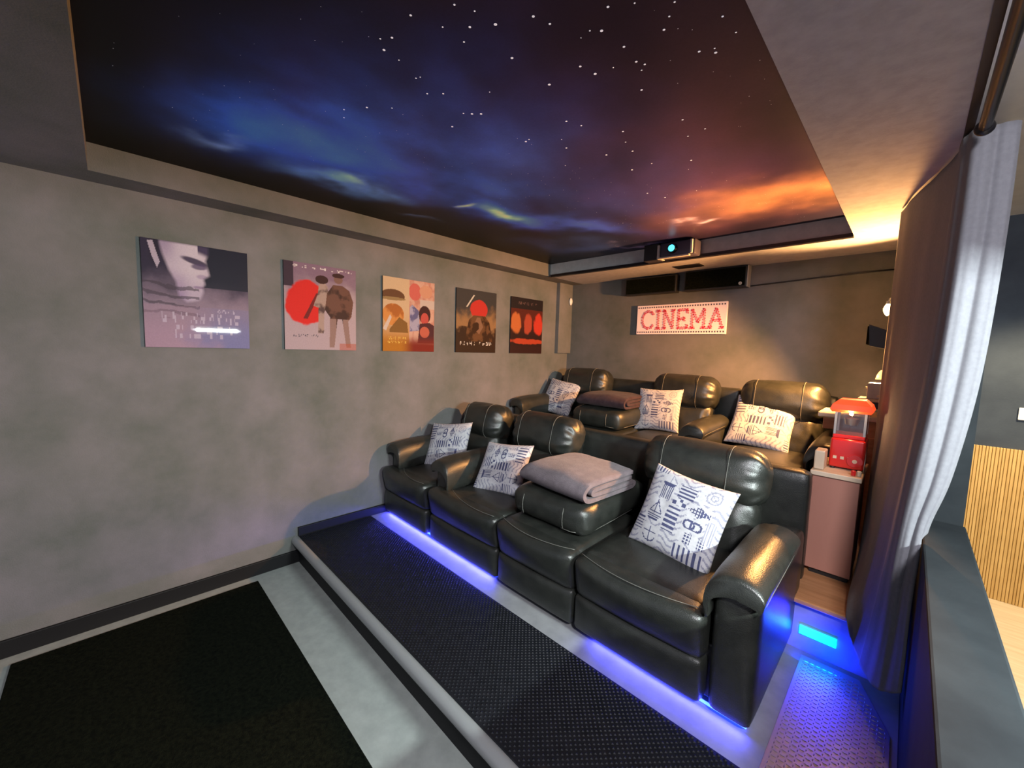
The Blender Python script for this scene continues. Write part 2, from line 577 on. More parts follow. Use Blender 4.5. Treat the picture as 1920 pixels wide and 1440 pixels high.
def poster_a(u, v):
    n = fbm(u * 4, v * 5, 2.0)
    c = mix((.30, .22, .30), (.03, .02, .05), sm(.36, .75, v + .10 * n))
    if u > .55 and v > .60:
        c = mix(c, (.008, .007, .022), .9)
    # pale plain silhouette of a turned head
    face = [(.15, 1.0), (.18, .88), (.23, .74), (.29, .63), (.31, .50), (.38, .44), (.50, .47), (.545, .55), (.535, .60), (.56, .63), (.545, .68), (.605, .72), (.585, .80), (.57, .86), (.60, .93), (.60, 1.0)]
    w = sum(inpoly(u + a * .012, v + b * .010, face) for a in (-1, 0, 1) for b in (-1, 0, 1)) / 9
    if w > 0:
        k = mix((.62, .53, .64), (.36, .26, .44), sm(.80, .50, v + .05 * n))
        k = mix(k, (.70, .62, .70), sm(.30, .45, u) * sm(.62, .5, u) * .5)
        k = mix(k, (.25, .16, .32), sm(.70, 1.0, v) * sm(.34, .20, u) * .6)
        q = (v - (.845 - .22 * (u - .46)))
        k = mix(k, (.05, .03, .08), soft(ell(u, q, .47, 0, .125, .030), .5) * .95)
        k = mix(k, (.10, .06, .15), soft(ell(u, v, .51, .795, .075, .028), .5) * .85)
        k = mix(k, (.28, .18, .33), soft(ell(u, v, .50, .595, .06, .012), .6) * .8)
        k = mix(k, (.34, .24, .40), soft(ell(u, v, .53, .70, .05, .022), .6) * .6)
        if u > .50:
            k = mix(k, (.06, .04, .10), sm(.90, .96, v + .3 * (u - .5)))
        c = mix(c, k, w)
    c = mix(c, (.02, .012, .03), sm(.16, .14, u) * sm(.05, .10, u) * sm(.70, .85, v))
    if inpoly(u, v, [(.055, .98), (.10, .99), (.155, .80), (.13, .74), (.09, .84)]):
        c = (.50, .42, .52)
    if u < .5 and .28 < v < .62 and math.sin((v + .1 * u) * 75 + 3 * n) > .55:
        c = mix(c, (.06, .04, .06), .7)
    if v < .40:
        t = sm(.40, .1, v)
        c = mix(c, mix((.42, .27, .37), (.20, .20, .42), sm(.3, .8, u + .2 * n)), .35 + .55 * t)
        if bars(u, v, .14, .92, .24, .34, 9, 1) or bars(u, v, .25, .90, .09, .22, 5, 4) or bars(u, v, .66, .88, .35, .39, 4, 8):
            c = mix(c, (.62, .54, .68), .65)
    return c
def poster_b(u, v):
    n = fbm(u * 5, v * 6, 4.0)
    c = mix((.46, .36, .40), (.24, .15, .22), sm(.5, .95, v + .15 * n))
    if u < .12 and v > .72:
        c = (.05, .03, .05)
    if v > .93 and bars(u, v, .1, .95, .945, .975, 7, 3):
        c = (.75, .68, .68)
    d = ell(u, v, .28, .55, .27, .26) + .25 * n
    if d < 1.08:
        c = mix(c, (.70, .025, .02), soft(d, .12))
        if inpoly(u, v, [(.24, .36), (.30, .36), (.46, .66), (.42, .67)]):
            c = (.18, .02, .02)
    fig1 = [(.44, .20), (.52, .20), (.53, .45), (.60, .60), (.58, .76), (.54, .80), (.46, .78), (.44, .66), (.38, .52), (.45, .50)]
    fig2 = [(.60, .03), (.67, .03), (.72, .38), (.79, .38), (.85, .03), (.92, .03), (.88, .36), (.93, .42), (.96, .60), (.90, .74), (.80, .79), (.66, .79), (.57, .68), (.54, .48), (.61, .40)]
    if inpoly(u, v, fig1):
        c = mix((.42, .30, .26), (.10, .06, .06), sm(-.1, .3, n))
    if ell(u, v, .50, .835, .09, .05) < 1:
        c = (.05, .02, .02)
    if inpoly(u, v, fig2):
        c = mix((.16, .075, .055), (.06, .03, .025), sm(-.2, .2, n))
        if v < .38 and not (.70 < u < .80):
            c = (.30, .19, .17)
    if ell(u, v, .735, .86, .065, .05) < 1:
        c = (.22, .12, .10)
    if ell(u, v, .735, .905, .09, .028) < 1:
        c = (.05, .02, .02)
    if v < .20 and bars(u, v, .10, .46, .15, .18, 6, 5):
        c = (.05, .05, .08)
    if v < .08 and u > .75:
        c = mix(c, (.45, .10, .05), .6)
    return c
def poster_c(u, v):
    n = fbm(u * 6, v * 6, 8.0)
    if u < .49:
        c = mix((.60, .44, .28), (.48, .22, .05), sm(.6, .1, v))
        if ell(u, v, .19, .50, .20, .15) < 1:
            c = mix((.62, .26, .07), (.4, .13, .03), sm(-.2, .3, n))
        if ell(u, v, .18, .75, .22, .09) < 1 and v > .70:
            c = (.13, .06, .03)
        if ell(u, v, .17, .715, .25, .022) < 1:
            c = (.30, .20, .09)
        if inpoly(u, v, [(.12, .3), (.30, .47), (.45, .40), (.47, .26), (.12, .26)]):
            c = (.22, .11, .03)
        if inpoly(u, v, [(0, .30), (.13, .50), (.16, .46), (.06, .28)]):
            c = (.62, .52, .46)
    else:
        c = mix((.50, .22, .17), (.62, .38, .30), sm(-.3, .3, n))
        if ell(u, v, .60, .84, .12, .12) < 1:
            c = (.58, .13, .11)
        if ell(u, v, .82, .86, .13, .09) < 1:
            c = (.60, .30, .20)
        if .62 < v < .74 and u > .70:
            c = (.55, .46, .42)
        if inpoly(u, v, [(.5, .28), (.70, .30), (.68, .58), (.55, .66), (.5, .62)]):
            c = mix((.38, .36, .50), (.12, .12, .26), sm(-.1, .25, n))
        if ell(u, v, .80, .53, .12, .13) < 1:
            c = (.045, .015, .02)
        if ell(u, v, .80, .47, .08, .09) < 1:
            c = (.50, .08, .07)
        if inpoly(u, v, [(.66, .12), (1, .12), (1, .38), (.90, .42), (.70, .40)]):
            c = (.07, .02, .03)
        if ell(u, v, .80, .28, .10, .08) < 1:
            c = (.5, .12, .08)
    if v < .24:
        c = mix(c, mix((.42, .17, .02), (.20, .02, .015), sm(.3, .6, u)), sm(.26, .08, v))
        if v > .10 and bars(u, v, .08, .46, .11, .14, 6, 2) or bars(u, v, .1, .44, .16, .2, 4, 7):
            c = (.72, .48, .10)
    return c
def poster_d(u, v):
    n = fbm(u * 6, v * 6, 12.0)
    c = mix((.045, .045, .05), (.30, .17, .08), sm(.75, .48, v + .12 * n))
    if v < .42:
        c = mix(c, (.035, .018, .012), sm(.44, .34, v + .1 * n))
    # plain red sun over dark waves
    d = ell(u, v, .55, .70, .22, .15) + .15 * n
    c = mix(c, (.52, .035, .03), soft(d, .1))
    if inpoly(u, v, [(.20, .18), (.30, .52), (.42, .60), (.70, .60), (.82, .50), (.92, .18)]):
        c = mix((.14, .065, .03), (.04, .018, .01), sm(-.25, .2, n))
    if inpoly(u, v, [(.40, .40), (.50, .57), (.58, .57), (.66, .42), (.56, .30)]) and n < .12:
        c = (.24, .13, .08)
    if abs((u - .35) - (v - .84) * .9) < .018 and .72 < v < .92:
        c = (.6, .56, .5)
    if bars(u, v, .08, .48, .115, .175, 5, 3) or bars(u, v, .56, .90, .115, .175, 4, 6):
        c = (.60, .56, .54)
    return c
def poster_e(u, v):
    n = fbm(u * 6, v * 6, 17.0)
    c = mix((.03, .012, .012), (.10, .02, .015), sm(.3, .7, v))
    for cx, w, g in ((.16, .15, (.55, .16, .05)), (.52, .13, (.42, .07, .04)), (.86, .15, (.60, .05, .03))):
        d = ell(u, v, cx, .54, w, .18) + .5 * n
        c = mix(c, g, soft(d, .35) * .95)
    if v > .80:
        c = (.02, .015, .018)
        if bars(u, v, .2, .85, .88, .93, 5, 9):
            c = (.12, .07, .07)
    d = ell(u, v, .5, .22, .55, .05) + .6 * n
    c = mix(c, (.55, .07, .03), soft(d, .3) * .8)
    if v < .13:
        c = (.035, .012, .012)
    return c
PZ0, PZ1 = 1.548, 2.150
posters = [(.145, .645, poster_a, 'glazed film poster, purple and grey with a pale head silhouette, first on the left wall'),
           (.853, 1.349, poster_b, 'glazed film poster with a red disc and two coated figures on a pale mauve ground'),
           (1.570, 2.062, poster_c, 'glazed film poster split in two, cream and orange on one half, reds on the other'),
           (2.306, 2.813, poster_d, 'glazed film poster, dark brown with a red sun and a white title bar'),
           (3.026, 3.540, poster_e, 'glazed film poster, dark with three glowing orange-red patches, nearest the corner')]
for (y0, y1, fn, lab) in posters:
    D = .016
    def pos(u, v, y0=y0, y1=y1):
        return (D, y0 + (y1 - y0) * u, PZ0 + (PZ1 - PZ0) * v)
    def ex(base, y0=y0, y1=y1):
        ev = [(.001, y0, PZ0), (.001, y1, PZ0), (.001, y1, PZ1), (.001, y0, PZ1), (D, y0, PZ0), (D, y1, PZ0), (D, y1, PZ1), (D, y0, PZ1)]
        b = base
        ef = [(b, b + 1, b + 5, b + 4), (b + 1, b + 2, b + 6, b + 5), (b + 2, b + 3, b + 7, b + 6), (b + 3, b, b + 4, b + 7), (b + 3, b + 2, b + 1, b)]
        return ev, ef, [1] * 5
    o = painted_grid('film_poster', 170, 204, pos, fn, [M['print'] if fn is poster_a else M['print2'], M['black']], extra=ex, tone=.62)
    tag(o, lab, 'poster', 'film posters along the left wall')

# ------------------------------------------------------------------ CINEMA sign
SX0, SX1, SZ0, SZ1, SY = .938, 1.829, 1.788, 2.09, 4.022
sign = thing('cinema_sign', 'pale pink CINEMA light sign with red bulb lettering on the back wall', 'sign', ((SX0 + SX1) / 2, 4.05, SZ0))
def SL(bm):
    bmesh.ops.translate(bm, verts=bm.verts[:], vec=(-(SX0 + SX1) / 2, -4.05, -SZ0))
    return bm
obj('panel', SL(box(BM(), SX0, SX1, SY, 4.049, SZ0, SZ1, bev=.004)), M['signboard'], sign)
nper = 36
for z in (SZ0 + .024, SZ1 - .024):
    bm = BM()
    for k in range(nper):
        x = SX0 + .02 + (SX1 - SX0 - .04) * k / (nper - 1)
        box(bm, x - .0055, x + .0055, SY - .002, SY + .002, z - .007, z + .007)
    obj('film_border', SL(bm), M['signdark'], sign)
# strokes of each letter in a unit box
G = {'C': [[(.95, .80), (.80, .95), (.5, 1), (.2, .88), (.05, .65), (.05, .35), (.2, .12), (.5, 0), (.8, .05), (.95, .2)]],
     'I': [[(.5, 0), (.5, 1)], [(.15, 0), (.85, 0)], [(.15, 1), (.85, 1)]],
     'N': [[(.15, 0), (.15, 1), (.85, 0), (.85, 1)], [(0, 0), (.3, 0)], [(0, 1), (.2, 1)], [(.7, 1), (1, 1)]],
     'E': [[(.9, .82), (.9, 1), (.15, 1), (.15, 0), (.9, 0), (.9, .18)], [(.15, .5), (.65, .5)], [(.65, .4), (.65, .6)]],
     'M': [[(.14, 0), (.14, 1), (.5, .3), (.86, 1), (.86, 0)], [(0, 0), (.3, 0)], [(.7, 0), (1, 0)]],
     'A': [[(.1, 0), (.5, 1), (.9, 0)], [(.28, .38), (.72, .38)], [(0, 0), (.25, 0)], [(.75, 0), (1, 0)]]}
bm = BM()
slots = [('C', .06, .13), ('I', .205, .065), ('N', .285, .125), ('E', .43, .115), ('M', .56, .155), ('A', .73, .14)]
h0, h1 = SZ0 + .062, SZ1 - .062
def dot(bm, x, z, r):
    vs = [bm.verts.new((x + r * math.cos(a * PI / 3), SY - .004, z + r * math.sin(a * PI / 3))) for a in range(6)]
    ws = [bm.verts.new((v.co.x, SY + .001, v.co.z)) for v in vs]
    bm.faces.new(vs)
    for k in range(6):
        bm.faces.new((vs[k], vs[(k + 1) % 6], ws[(k + 1) % 6], ws[k]))
random.seed(2)
for ch, ux, w in slots:
    for st in G[ch]:
        for (a, b) in zip(st[:-1], st[1:]):
            A = Vector((SX0 + ux + a[0] * w, 0, h0 + a[1] * (h1 - h0)))
            B = Vector((SX0 + ux + b[0] * w, 0, h0 + b[1] * (h1 - h0)))
            n = max(1, round((B - A).length / .0125))
            pr = (B - A).normalized().cross(Vector((0, 1, 0))) * .0085
            for k in range(n + 1):
                p = A.lerp(B, k / n)
                s = 1 if k % 2 else -1
                q = p + pr * s
                dot(bm, q.x, q.z, .0060)
                dot(bm, p.x - pr.x * s * .6, p.z - pr.z * s * .6, .0040)
obj('lettering', SL(bm), M['signred'], sign)

# ------------------------------------------------------------------ centre speakers, cable, vent, projector, sensor on the back wall
def wall_speaker(name, lab, x0, x1, z0, z1):
    t = thing(name, lab, 'speaker', ((x0 + x1) / 2, 4.05, z0), 0, 'speakers under the back soffit')
    ox = (x0 + x1) / 2
    obj('cabinet', box(BM(), x0 - ox, x1 - ox, -.09, -.001, 0, z1 - z0, bev=.005), M['black'], t)
    bm = BM()
    box(bm, x0 - ox + .012, x1 - ox - .012, -.098, -.09, .012, z1 - z0 - .012, bev=.003)
    obj('grille', bm, M['rug'], t)
    return t
wall_speaker('wall_speaker', 'black speaker box under the soffit, nearer the left corner, shorter of the pair', .818, 1.365, 2.2, 2.372)
t = wall_speaker('wall_speaker', 'long black speaker box under the soffit with a pale edge at its right end', 1.445, 1.985, 2.2, 2.386)
bm = BM()
box(bm, .272, .279, -.085, -.001, .0, .186)
obj('edge_strip', bm, M['greybox'], t)
bm = BM()
cyl(bm, (.225, -.098, .03), (.225, -.103, .03), .014, seg=20)
obj('badge', bm, M['greybox'], t)
bm = BM()
tube(bm, [(2.0, 4.044, 2.213), (2.2, 4.044, 2.222), (2.45, 4.044, 2.236), (2.72, 4.044, 2.247), (2.96, 4.044, 2.252)], .0055, 8)
tag(obj('speaker_cable', bm, M['black'], smooth=True), 'thin black cable running along the back wall from the long speaker', 'cable')
bm = BM()
box(bm, 1.44, 1.68, 3.68, 3.80, ZC - .006, ZC - .0005, bev=.002)
vent = tag(obj('ceiling_vent', bm, M['black']), 'small dark rectangular vent in the soffit above the CINEMA sign', 'vent')
bm = BM()
for k in range(5):
    box(bm, 1.455, 1.665, 3.692 + k * .022, 3.702 + k * .022, ZC - .010, ZC - .006)
o = obj('vent_slats', bm, M['blackmetal'], vent)
bm = BM()
sph(bm, (.065, 4.0, 2.187), .045, (.4, .55, 1.0))
tag(obj('corner_sensor', bm, M['white'], smooth=True), 'small white oval sensor high in the far left corner', 'sensor')

pj = thing('projector', 'dark projector with a glowing cyan lens hung below the mural edge', 'projector', (1.6, 3.3, 2.38))
bm = BM()
box(bm, -.10, .19, -.02, .10, .005, .125, bev=.012, seg=3)
obj('body', bm, M['purple'], pj, smooth=True, angle=40)
bm = BM()
box(bm, -.115, -.095, -.035, .08, .0, .11, bev=.004)
box(bm, -.115, .15, -.035, .0, -.004, .008, bev=.003)
obj('trim_frame', bm, M['greybox'], pj)
bm = BM()
box(bm, .155, .172, -.032, -.018, .012, .12, bev=.003)
obj('side_panel', bm, M['white'], pj)
bm = BM()
cyl(bm, (.01, -.02, .068), (.01, -.045, .068), .04, .037, seg=32)
rg = obj('lens_ring', bm, M['black'], pj, smooth=True, angle=40)
bm = BM()
cyl(bm, (.01, -.043, .068), (.01, -.05, .068), .027, .024, seg=28)
obj('lens', bm, M['lens'], rg, smooth=True, angle=40)
bm = BM()
box(bm, -.25, -.118, 0, .10, .0, .135, bev=.004)
obj('media_box', bm, M['black'], pj)
bm = BM()
cyl(bm, (.04, .05, .12), (.04, .05, .145), .02, seg=16)
obj('ceiling_bracket', bm, M['blackmetal'], pj)
# small light of the projector
def light(kind, name, loc, col, power, **kw):
    d = bpy.data.lights.new(name, kind)
    d.color = col
    d.energy = power
    for k, v in kw.items():
        setattr(d, k, v)
    o = bpy.data.objects.new(name, d)
    o.location = loc
    link(o)
    return o

# ------------------------------------------------------------------ recliners
LE, ST = M['leather'], M['stitch']
def seat_unit(root, x0, x1, fx0=None, arms=(True, True), console=False, seed=0.0, tilt=0.0):
    """one recliner seat between x0..x1 ; fx0: left end of the leg rest if it runs in front of the arm"""
    f0 = x0 if fx0 is None else fx0
    g = .004
    bm = BM()
    puff(bm, f0 + g, x1 - g, -.012, .12, .028, .215, r=.03, bulge=(0, .012, 0), n=8, seed=seed)
    obj('leg_rest', bm, LE, root, smooth=True)
    def lean(w):
        return Vector((w.x, w.y - .028 * sm(.2, .40, w.z) * sm(.25, .0, w.y), w.z))
    bm = BM()
    puff(bm, f0 + g, x1 - g, -.012, .22, .20, .412, r=.045, bulge=(0, .026, .004), n=10, wr=.0015, fn=lean, seed=seed)
    obj('front_cushion', bm, LE, root, smooth=True)
    bm = BM()
    puff(bm, x0 + g, x1 - g, .02, .66, .25, .418, r=.05, bulge=(0, .012, .016), n=12, wr=.002, seed=seed + 2)
    obj('seat', bm, LE, root, smooth=True)
    # piping along the front edge
    pts = []
    for k in range(25):
        s = k / 24
        x = f0 + .02 + (x1 - f0 - .04) * s
        b = 1 - (2 * s - 1) ** 2
        y = .030 - .050 * b
        if fx0 is not None:
            x = x0 + .01 + (x1 - x0 - .03) * s
            y = .085 * (1 - s) ** 2 - .02 * b - .005 * s
        pts.append((x, y - .012, .413 - .004 * b + .004))
    bm = BM()
    tube(bm, pts, .0019, 6)
    obj('piping', bm, ST, root, smooth=True)
    if console:
        # lowered back: a padded table resting on the seat
        bm = BM()
        def sag(w):
            return Vector((w.x, w.y, w.z + .012 * sm(.1, .6, w.y)))
        puff(bm, x0 + .004, x1 - .02, .095, .78, .43, .60, r=.065, bulge=(.012, .012, .012), n=12, wr=.006, fn=sag, seed=seed + 4)
        c = obj('console_pad', bm, LE, root, smooth=True)
        y0 = .079
        for x in (x0 + .12, x1 - .15):
            bm = BM()
            tube(bm, [(x, .088, .57), (x, y0, .54), (x, y0 - .003, .51), (x, y0, .48), (x, .088, .455)], .0019, 6)
            obj('seam', bm, ST, c, smooth=True)
        bm = BM()
        tube(bm, [(x1 - .16, .082, .462), (x1 - .10, .09, .458), (x1 - .06, .12, .455), (x1 - .028, .2, .456), (x1 - .022, .4, .462), (x1 - .022, .6, .468)], .0019, 6)
        obj('seam', bm, ST, c, smooth=True)
        return
    # reclined back: lumbar pillow and head roll
    a = math.radians(14 + tilt)
    def recl(w):
        dy, dz = w.y - .62, w.z - .40
        return Vector((w.x, .62 + dy * math.cos(a) + dz * math.sin(a), .40 - dy * math.sin(a) + dz * math.cos(a)))
    b0, b1 = x0 - .0, x1 + .0
    def crease(w):
        s = (w.x - (b0 + b1) / 2) / (b1 - b0)
        q = math.sin(s * 34 + 3.0 * w.z * (1 + s) + 2 * noise.noise(Vector((w.x * 7 + seed, w.z * 9, 1))))
        f = sm(.70, .58, w.z) * sm(.36, .46, w.z) * sm(.2, .45, abs(s))
        return recl(Vector((w.x, w.y - .009 * f * q * (1 if w.y < .68 else 0), w.z)))
    bm = BM()
    puff(bm, b0 + .012, b1 - .012, .60, .80, .34, .70, r=.07, bulge=(0, .035, .0), n=26, wr=.005, fn=crease, seed=seed + 6)
    obj('lumbar_pillow', bm, LE, root, smooth=True)
    def gather(w):
        s = (w.x - (b0 + b1) / 2) / (b1 - b0)
        th = math.atan2(w.z - .79, .675 - w.y)
        q = math.sin(th * 11 + 2.5 * noise.noise(Vector((w.x * 9 + seed, th * 2, 2))))
        f = .0055 * q * sm(.30, .46, abs(s)) * sm(.56, .48, abs(s))
        return recl(Vector((w.x, w.y - f * math.cos(th), w.z + f * math.sin(th))))
    bm = BM()
    puff(bm, b0 - .012, b1 + .012, .55, .80, .645, .935, r=.10, bulge=(.006, .028, .012), n=28, wr=.005, fn=gather, seed=seed + 8)
    hr = obj('head_roll', bm, LE, root, smooth=True)
    for x in (b0 + .20 * (b1 - b0), b0 + .76 * (b1 - b0)):
        bm = BM()
        pts = []
        for k in range(15):
            th = -.62 * PI + k / 14 * 1.05 * PI
            # around the front of the roll (superellipse)
            cyy, cz, ry, rz = .675, .79, .128 + .022, .145 + .009
            cc, ss = -math.cos(th), math.sin(th)
            e = .62
            y = cyy + ry * (abs(cc) ** e) * (1 if cc > 0 else -1)
            z = cz + rz * (abs(ss) ** e) * (1 if ss > 0 else -1)
            pts.append(recl(Vector((x, y, z))))
        tube(bm, pts, .0019, 6)
        obj('seam', bm, ST, hr, smooth=True)

def arm_unit(root, x0, x1, inner, seed=0.0, y_front=.0, y_back=.86):
    """inner = +1 when the seat it serves is towards +x"""
    xc = (x0 + x1) / 2
    hw = (x1 - x0) / 2
    bm = BM()
    puff(bm, xc - hw * .86, xc + hw * .86, y_front, y_back, .025, .545, r=.03, bulge=(.006, .012, 0), n=10, wr=.001, seed=seed)
    body = obj('arm', bm, LE, root, smooth=True)
    sec = [(.92, .515), (1.06, .545), (1.05, .575), (.75, .603), (.3, .618), (-.25, .615), (-.75, .598), (-1.06, .556), (-1.17, .50), (-1.16, .445), (-1.05, .412), (-.93, .43), (-.9, .49), (-.2, .54), (.8, .53)]
    # smooth the outline
    pts = []
    m = len(sec)
    for i in range(m):
        p0, p1, p2, p3 = sec[i - 1], sec[i], sec[(i + 1) % m], sec[(i + 2) % m]
        for k in range(4):
            t = k / 4
            f = lambda j: .5 * (2 * p1[j] + (p2[j] - p0[j]) * t + (2 * p0[j] - 5 * p1[j] + 4 * p2[j] - p3[j]) * t * t + (3 * p1[j] - p0[j] - 3 * p2[j] + p3[j]) * t ** 3)
            pts.append((f(0), f(1)))
    secs = []
    yf, yb = y_front - .035, .60
    ys = [yf - .000, yf + .006, yf + .018, yf + .04, yf + .08, yf + .14, yf + .24, yf + .36, yf + .46, yb - .02, yb]
    ks = [.80, .90, .965, 1.0, 1.03, 1.04, 1.03, 1.0, .98, .95, .86]
    for y, k in zip(ys, ks):
        row = []
        for (px, pz) in pts:
            z = .53 + (pz - .53) * k
            z -= .012 * sm(yf + .14, yf, y)
            z += .012 * sm(.1, .5, y)
            nn = noise.noise(Vector((px * 3 + seed, y * 14, z * 14))) * .003
            row.append((xc - inner * px * hw * (.92 + .08 * k), y, z + nn))
        secs.append(row)
    bm = loft(BM(), secs)
    pad = obj('arm_pad', bm, LE, root, smooth=True, angle=70)
    # pale piping on the outer edge of the pad front
    bm = BM()
    tube(bm, [(xc - inner * 1.05 * hw, yf + .03, .532), (xc - inner * 1.06 * hw, yf + .1, .540), (xc - inner * 1.06 * hw, yf + .3, .548), (xc - inner * 1.04 * hw, yf + .5, .552)], .0017, 6)
    obj('piping', bm, ST, pad, smooth=True)

def frame_unit(root, x0, x1):
    bm = BM()
    box(bm, x0 + .03, x1 - .03, .06, .93, .03, .26, bev=.01)
    obj('base_frame', bm, M['black'], root)
    bm = BM()
    puff(bm, x0 + .005, x1 - .005, .885, .995, .03, .825, r=.035, bulge=(0, .006, .0), n=10, wr=.0015)
    obj('back_shell', bm, LE, root, smooth=True)
    for fx in (x0 + .07, x1 - .07):
        for fy in (.14, .88):
            bm = BM()
            cyl(bm, (fx, fy, 0), (fx, fy, .032), .022, .026, seg=16)
            obj('foot', bm, M['black'], root, smooth=True, angle=40)

def build_single(name, label, loc, arms, seat, fx0, tilt=0.0, group=None, zs=1.0):
    t = thing(name, label, 'recliner', loc, 0, group)
    t.scale = (1, 1, zs)
    frame_unit(t, *seat[2])
    for (a0, a1, inner, s, yf, yb) in arms:
        arm_unit(t, a0, a1, inner, s, yf, yb)
    seat_unit(t, seat[0], seat[1], fx0, seed=seat[0] * 7, tilt=tilt)
    return t

OY = 1.582
# front row: a single recliner by the left wall, then a sofa with a lowered middle back
build_single('recliner_chair', 'dark leather recliner armchair against the left wall in the front row', (0, OY, P1), [(.035, .205, 1, 1.0, .06, .86)], (.20, .66, (.03, .69)), .03, tilt=2)
so = thing('recliner_sofa', 'dark leather recliner sofa in the front row, carrying the mauve-grey blanket', 'sofa', (0, OY, P1))
frame_unit(so, .70, 2.76)
arm_unit(so, .675, .855, 1, 3.0, .06)
seat_unit(so, .85, 1.415, .70, seed=11.0, tilt=1)
seat_unit(so, 1.415, 1.972, console=True, seed=17.0)
seat_unit(so, 1.972, 2.592, seed=23.0)
arm_unit(so, 2.592, 2.772, -1, 5.0, .012)
# back row on the upper platform, mirrored order: sofa then single recliner
OY2 = 3.035
ZS = 1.03
sb = thing('recliner_sofa', 'dark leather recliner sofa on the upper platform in the back left corner', 'sofa', (0, OY2, P2))
sb.scale = (1, 1, ZS)
frame_unit(sb, .04, 2.03)
arm_unit(sb, .045, .215, 1, 7.0, .03)
seat_unit(sb, .21, .77, seed=31.0)
seat_unit(sb, .77, 1.32, console=True, seed=37.0)
seat_unit(sb, 1.32, 1.87, seed=41.0, tilt=-1)
arm_unit(sb, 1.865, 2.03, -1, 8.0, .03)
build_single('recliner_chair', 'dark leather recliner armchair in the back row beside the red popcorn machine', (0, OY2, P2), [(2.65, 2.81, -1, 9.0, .03, .64)], (2.08, 2.645, (2.05, 2.70)), None, tilt=-1, zs=ZS)

# ------------------------------------------------------------------ cushions
def stroke(u, v, pts, w):
    for (a, b) in zip(pts[:-1], pts[1:]):
        ax, ay, bx, by = a[0], a[1], b[0], b[1]
        dx, dy = bx - ax, by - ay
        t = max(0, min(1, ((u - ax) * dx + (v - ay) * dy) / (dx * dx + dy * dy + 1e-12)))
        if (u - ax - t * dx) ** 2 + (v - ay - t * dy) ** 2 < w * w:
            return True
    return False

def patt(u, v):
    """nautical patchwork print: 0 white, 1 navy, 2 faded navy"""
    def R(a, b, c, d):
        return a < u < b and c < v < d
    if R(.40, .55, .30, .60):
        return 1 if (v * 18) % 1 < .5 else 0
    if R(.44, .64, .72, .86):
        return 1 if (v * 21) % 1 < .5 else 0
    if R(.58, .92, .05, .22):
        return 1 if (u * 17) % 1 < .42 else 0
    if R(.02, .22, .92, .99):
        return 1 if (u * 24) % 1 < .45 else 0
    if R(.20, .40, .62, .78):
        return 1 if (u * 38) % 1 < .35 else 0
    if R(.03, .16, .16, .34):
        return 1 if (v * 28) % 1 < .4 else 0
    if R(.86, .97, .34, .58):
        return 2 if (u * 36) % 1 < .4 else 0
    if R(.42, .58, .61, .71):
        k = (math.floor(u * 26) + math.floor(v * 26)) % 3
        return 1 if k == 0 else 0
    if R(.60, .88, .56, .70):   # fish block
        if abs((u - .74) / .13) + abs((v - .63) / .06) < 1:
            return 1 if (u * 30) % 1 < .6 or (v * 30) % 1 < .4 else 0
        return 1 if u > .8 and abs(v - .63) < (u - .8) * .5 and (u * 40) % 1 < .6 else 0
    if R(.60, .84, .40, .54):   # rope knot
        d = math.hypot((u - .68) / 1.3, v - .47)
        e = math.hypot((u - .76) / 1.3, v - .47)
        return 1 if abs(d - .045) < .010 or abs(e - .045) < .010 else 0
    if R(.58, .9, .26, .38):
        k = math.floor(u * 12)
        return 1 if k % 2 == 0 and (v * 30) % 1 < .6 and (u * 60) % 1 < .7 else 0
    if R(.12, .40, .34, .60):   # sailing boat
        if v < .42 and abs(u - .26) < .11 - (.42 - v) * .6:
            return 1 if (v * 45) % 1 < .6 else 0
        if stroke(u, v, [(.26, .41), (.26, .58)], .007) or stroke(u, v, [(.26, .57), (.35, .44), (.18, .44), (.26, .56)], .006):
            return 1
        return 0
    if R(.18, .42, .78, .96):   # second boat
        if v < .83 and abs(u - .30) < .09 - (.83 - v) * .6:
            return 1
        if stroke(u, v, [(.30, .83), (.30, .94), (.38, .85)], .006):
            return 2
        return 0
    if R(.14, .40, .04, .28):   # anchor
        if stroke(u, v, [(.28, .08), (.28, .25)], .008) or stroke(u, v, [(.20, .2), (.36, .2)], .006) or abs(math.hypot(u - .28, v - .16) - .08) < .007 and v < .15:
            return 1
        return 0
    if R(.66, .98, .74, .97):   # wheel and waves
        d = math.hypot(u - .82, v - .85)
        if abs(d - .075) < .008 or abs(d - .035) < .006:
            return 2
        if d < .10 and abs(math.sin(4 * math.atan2(v - .85, u - .82))) < .14:
            return 2
        return 0
    w = math.sin(v * 84 + 3 * math.sin(u * 26))
    return 2 if w > .5 else 0

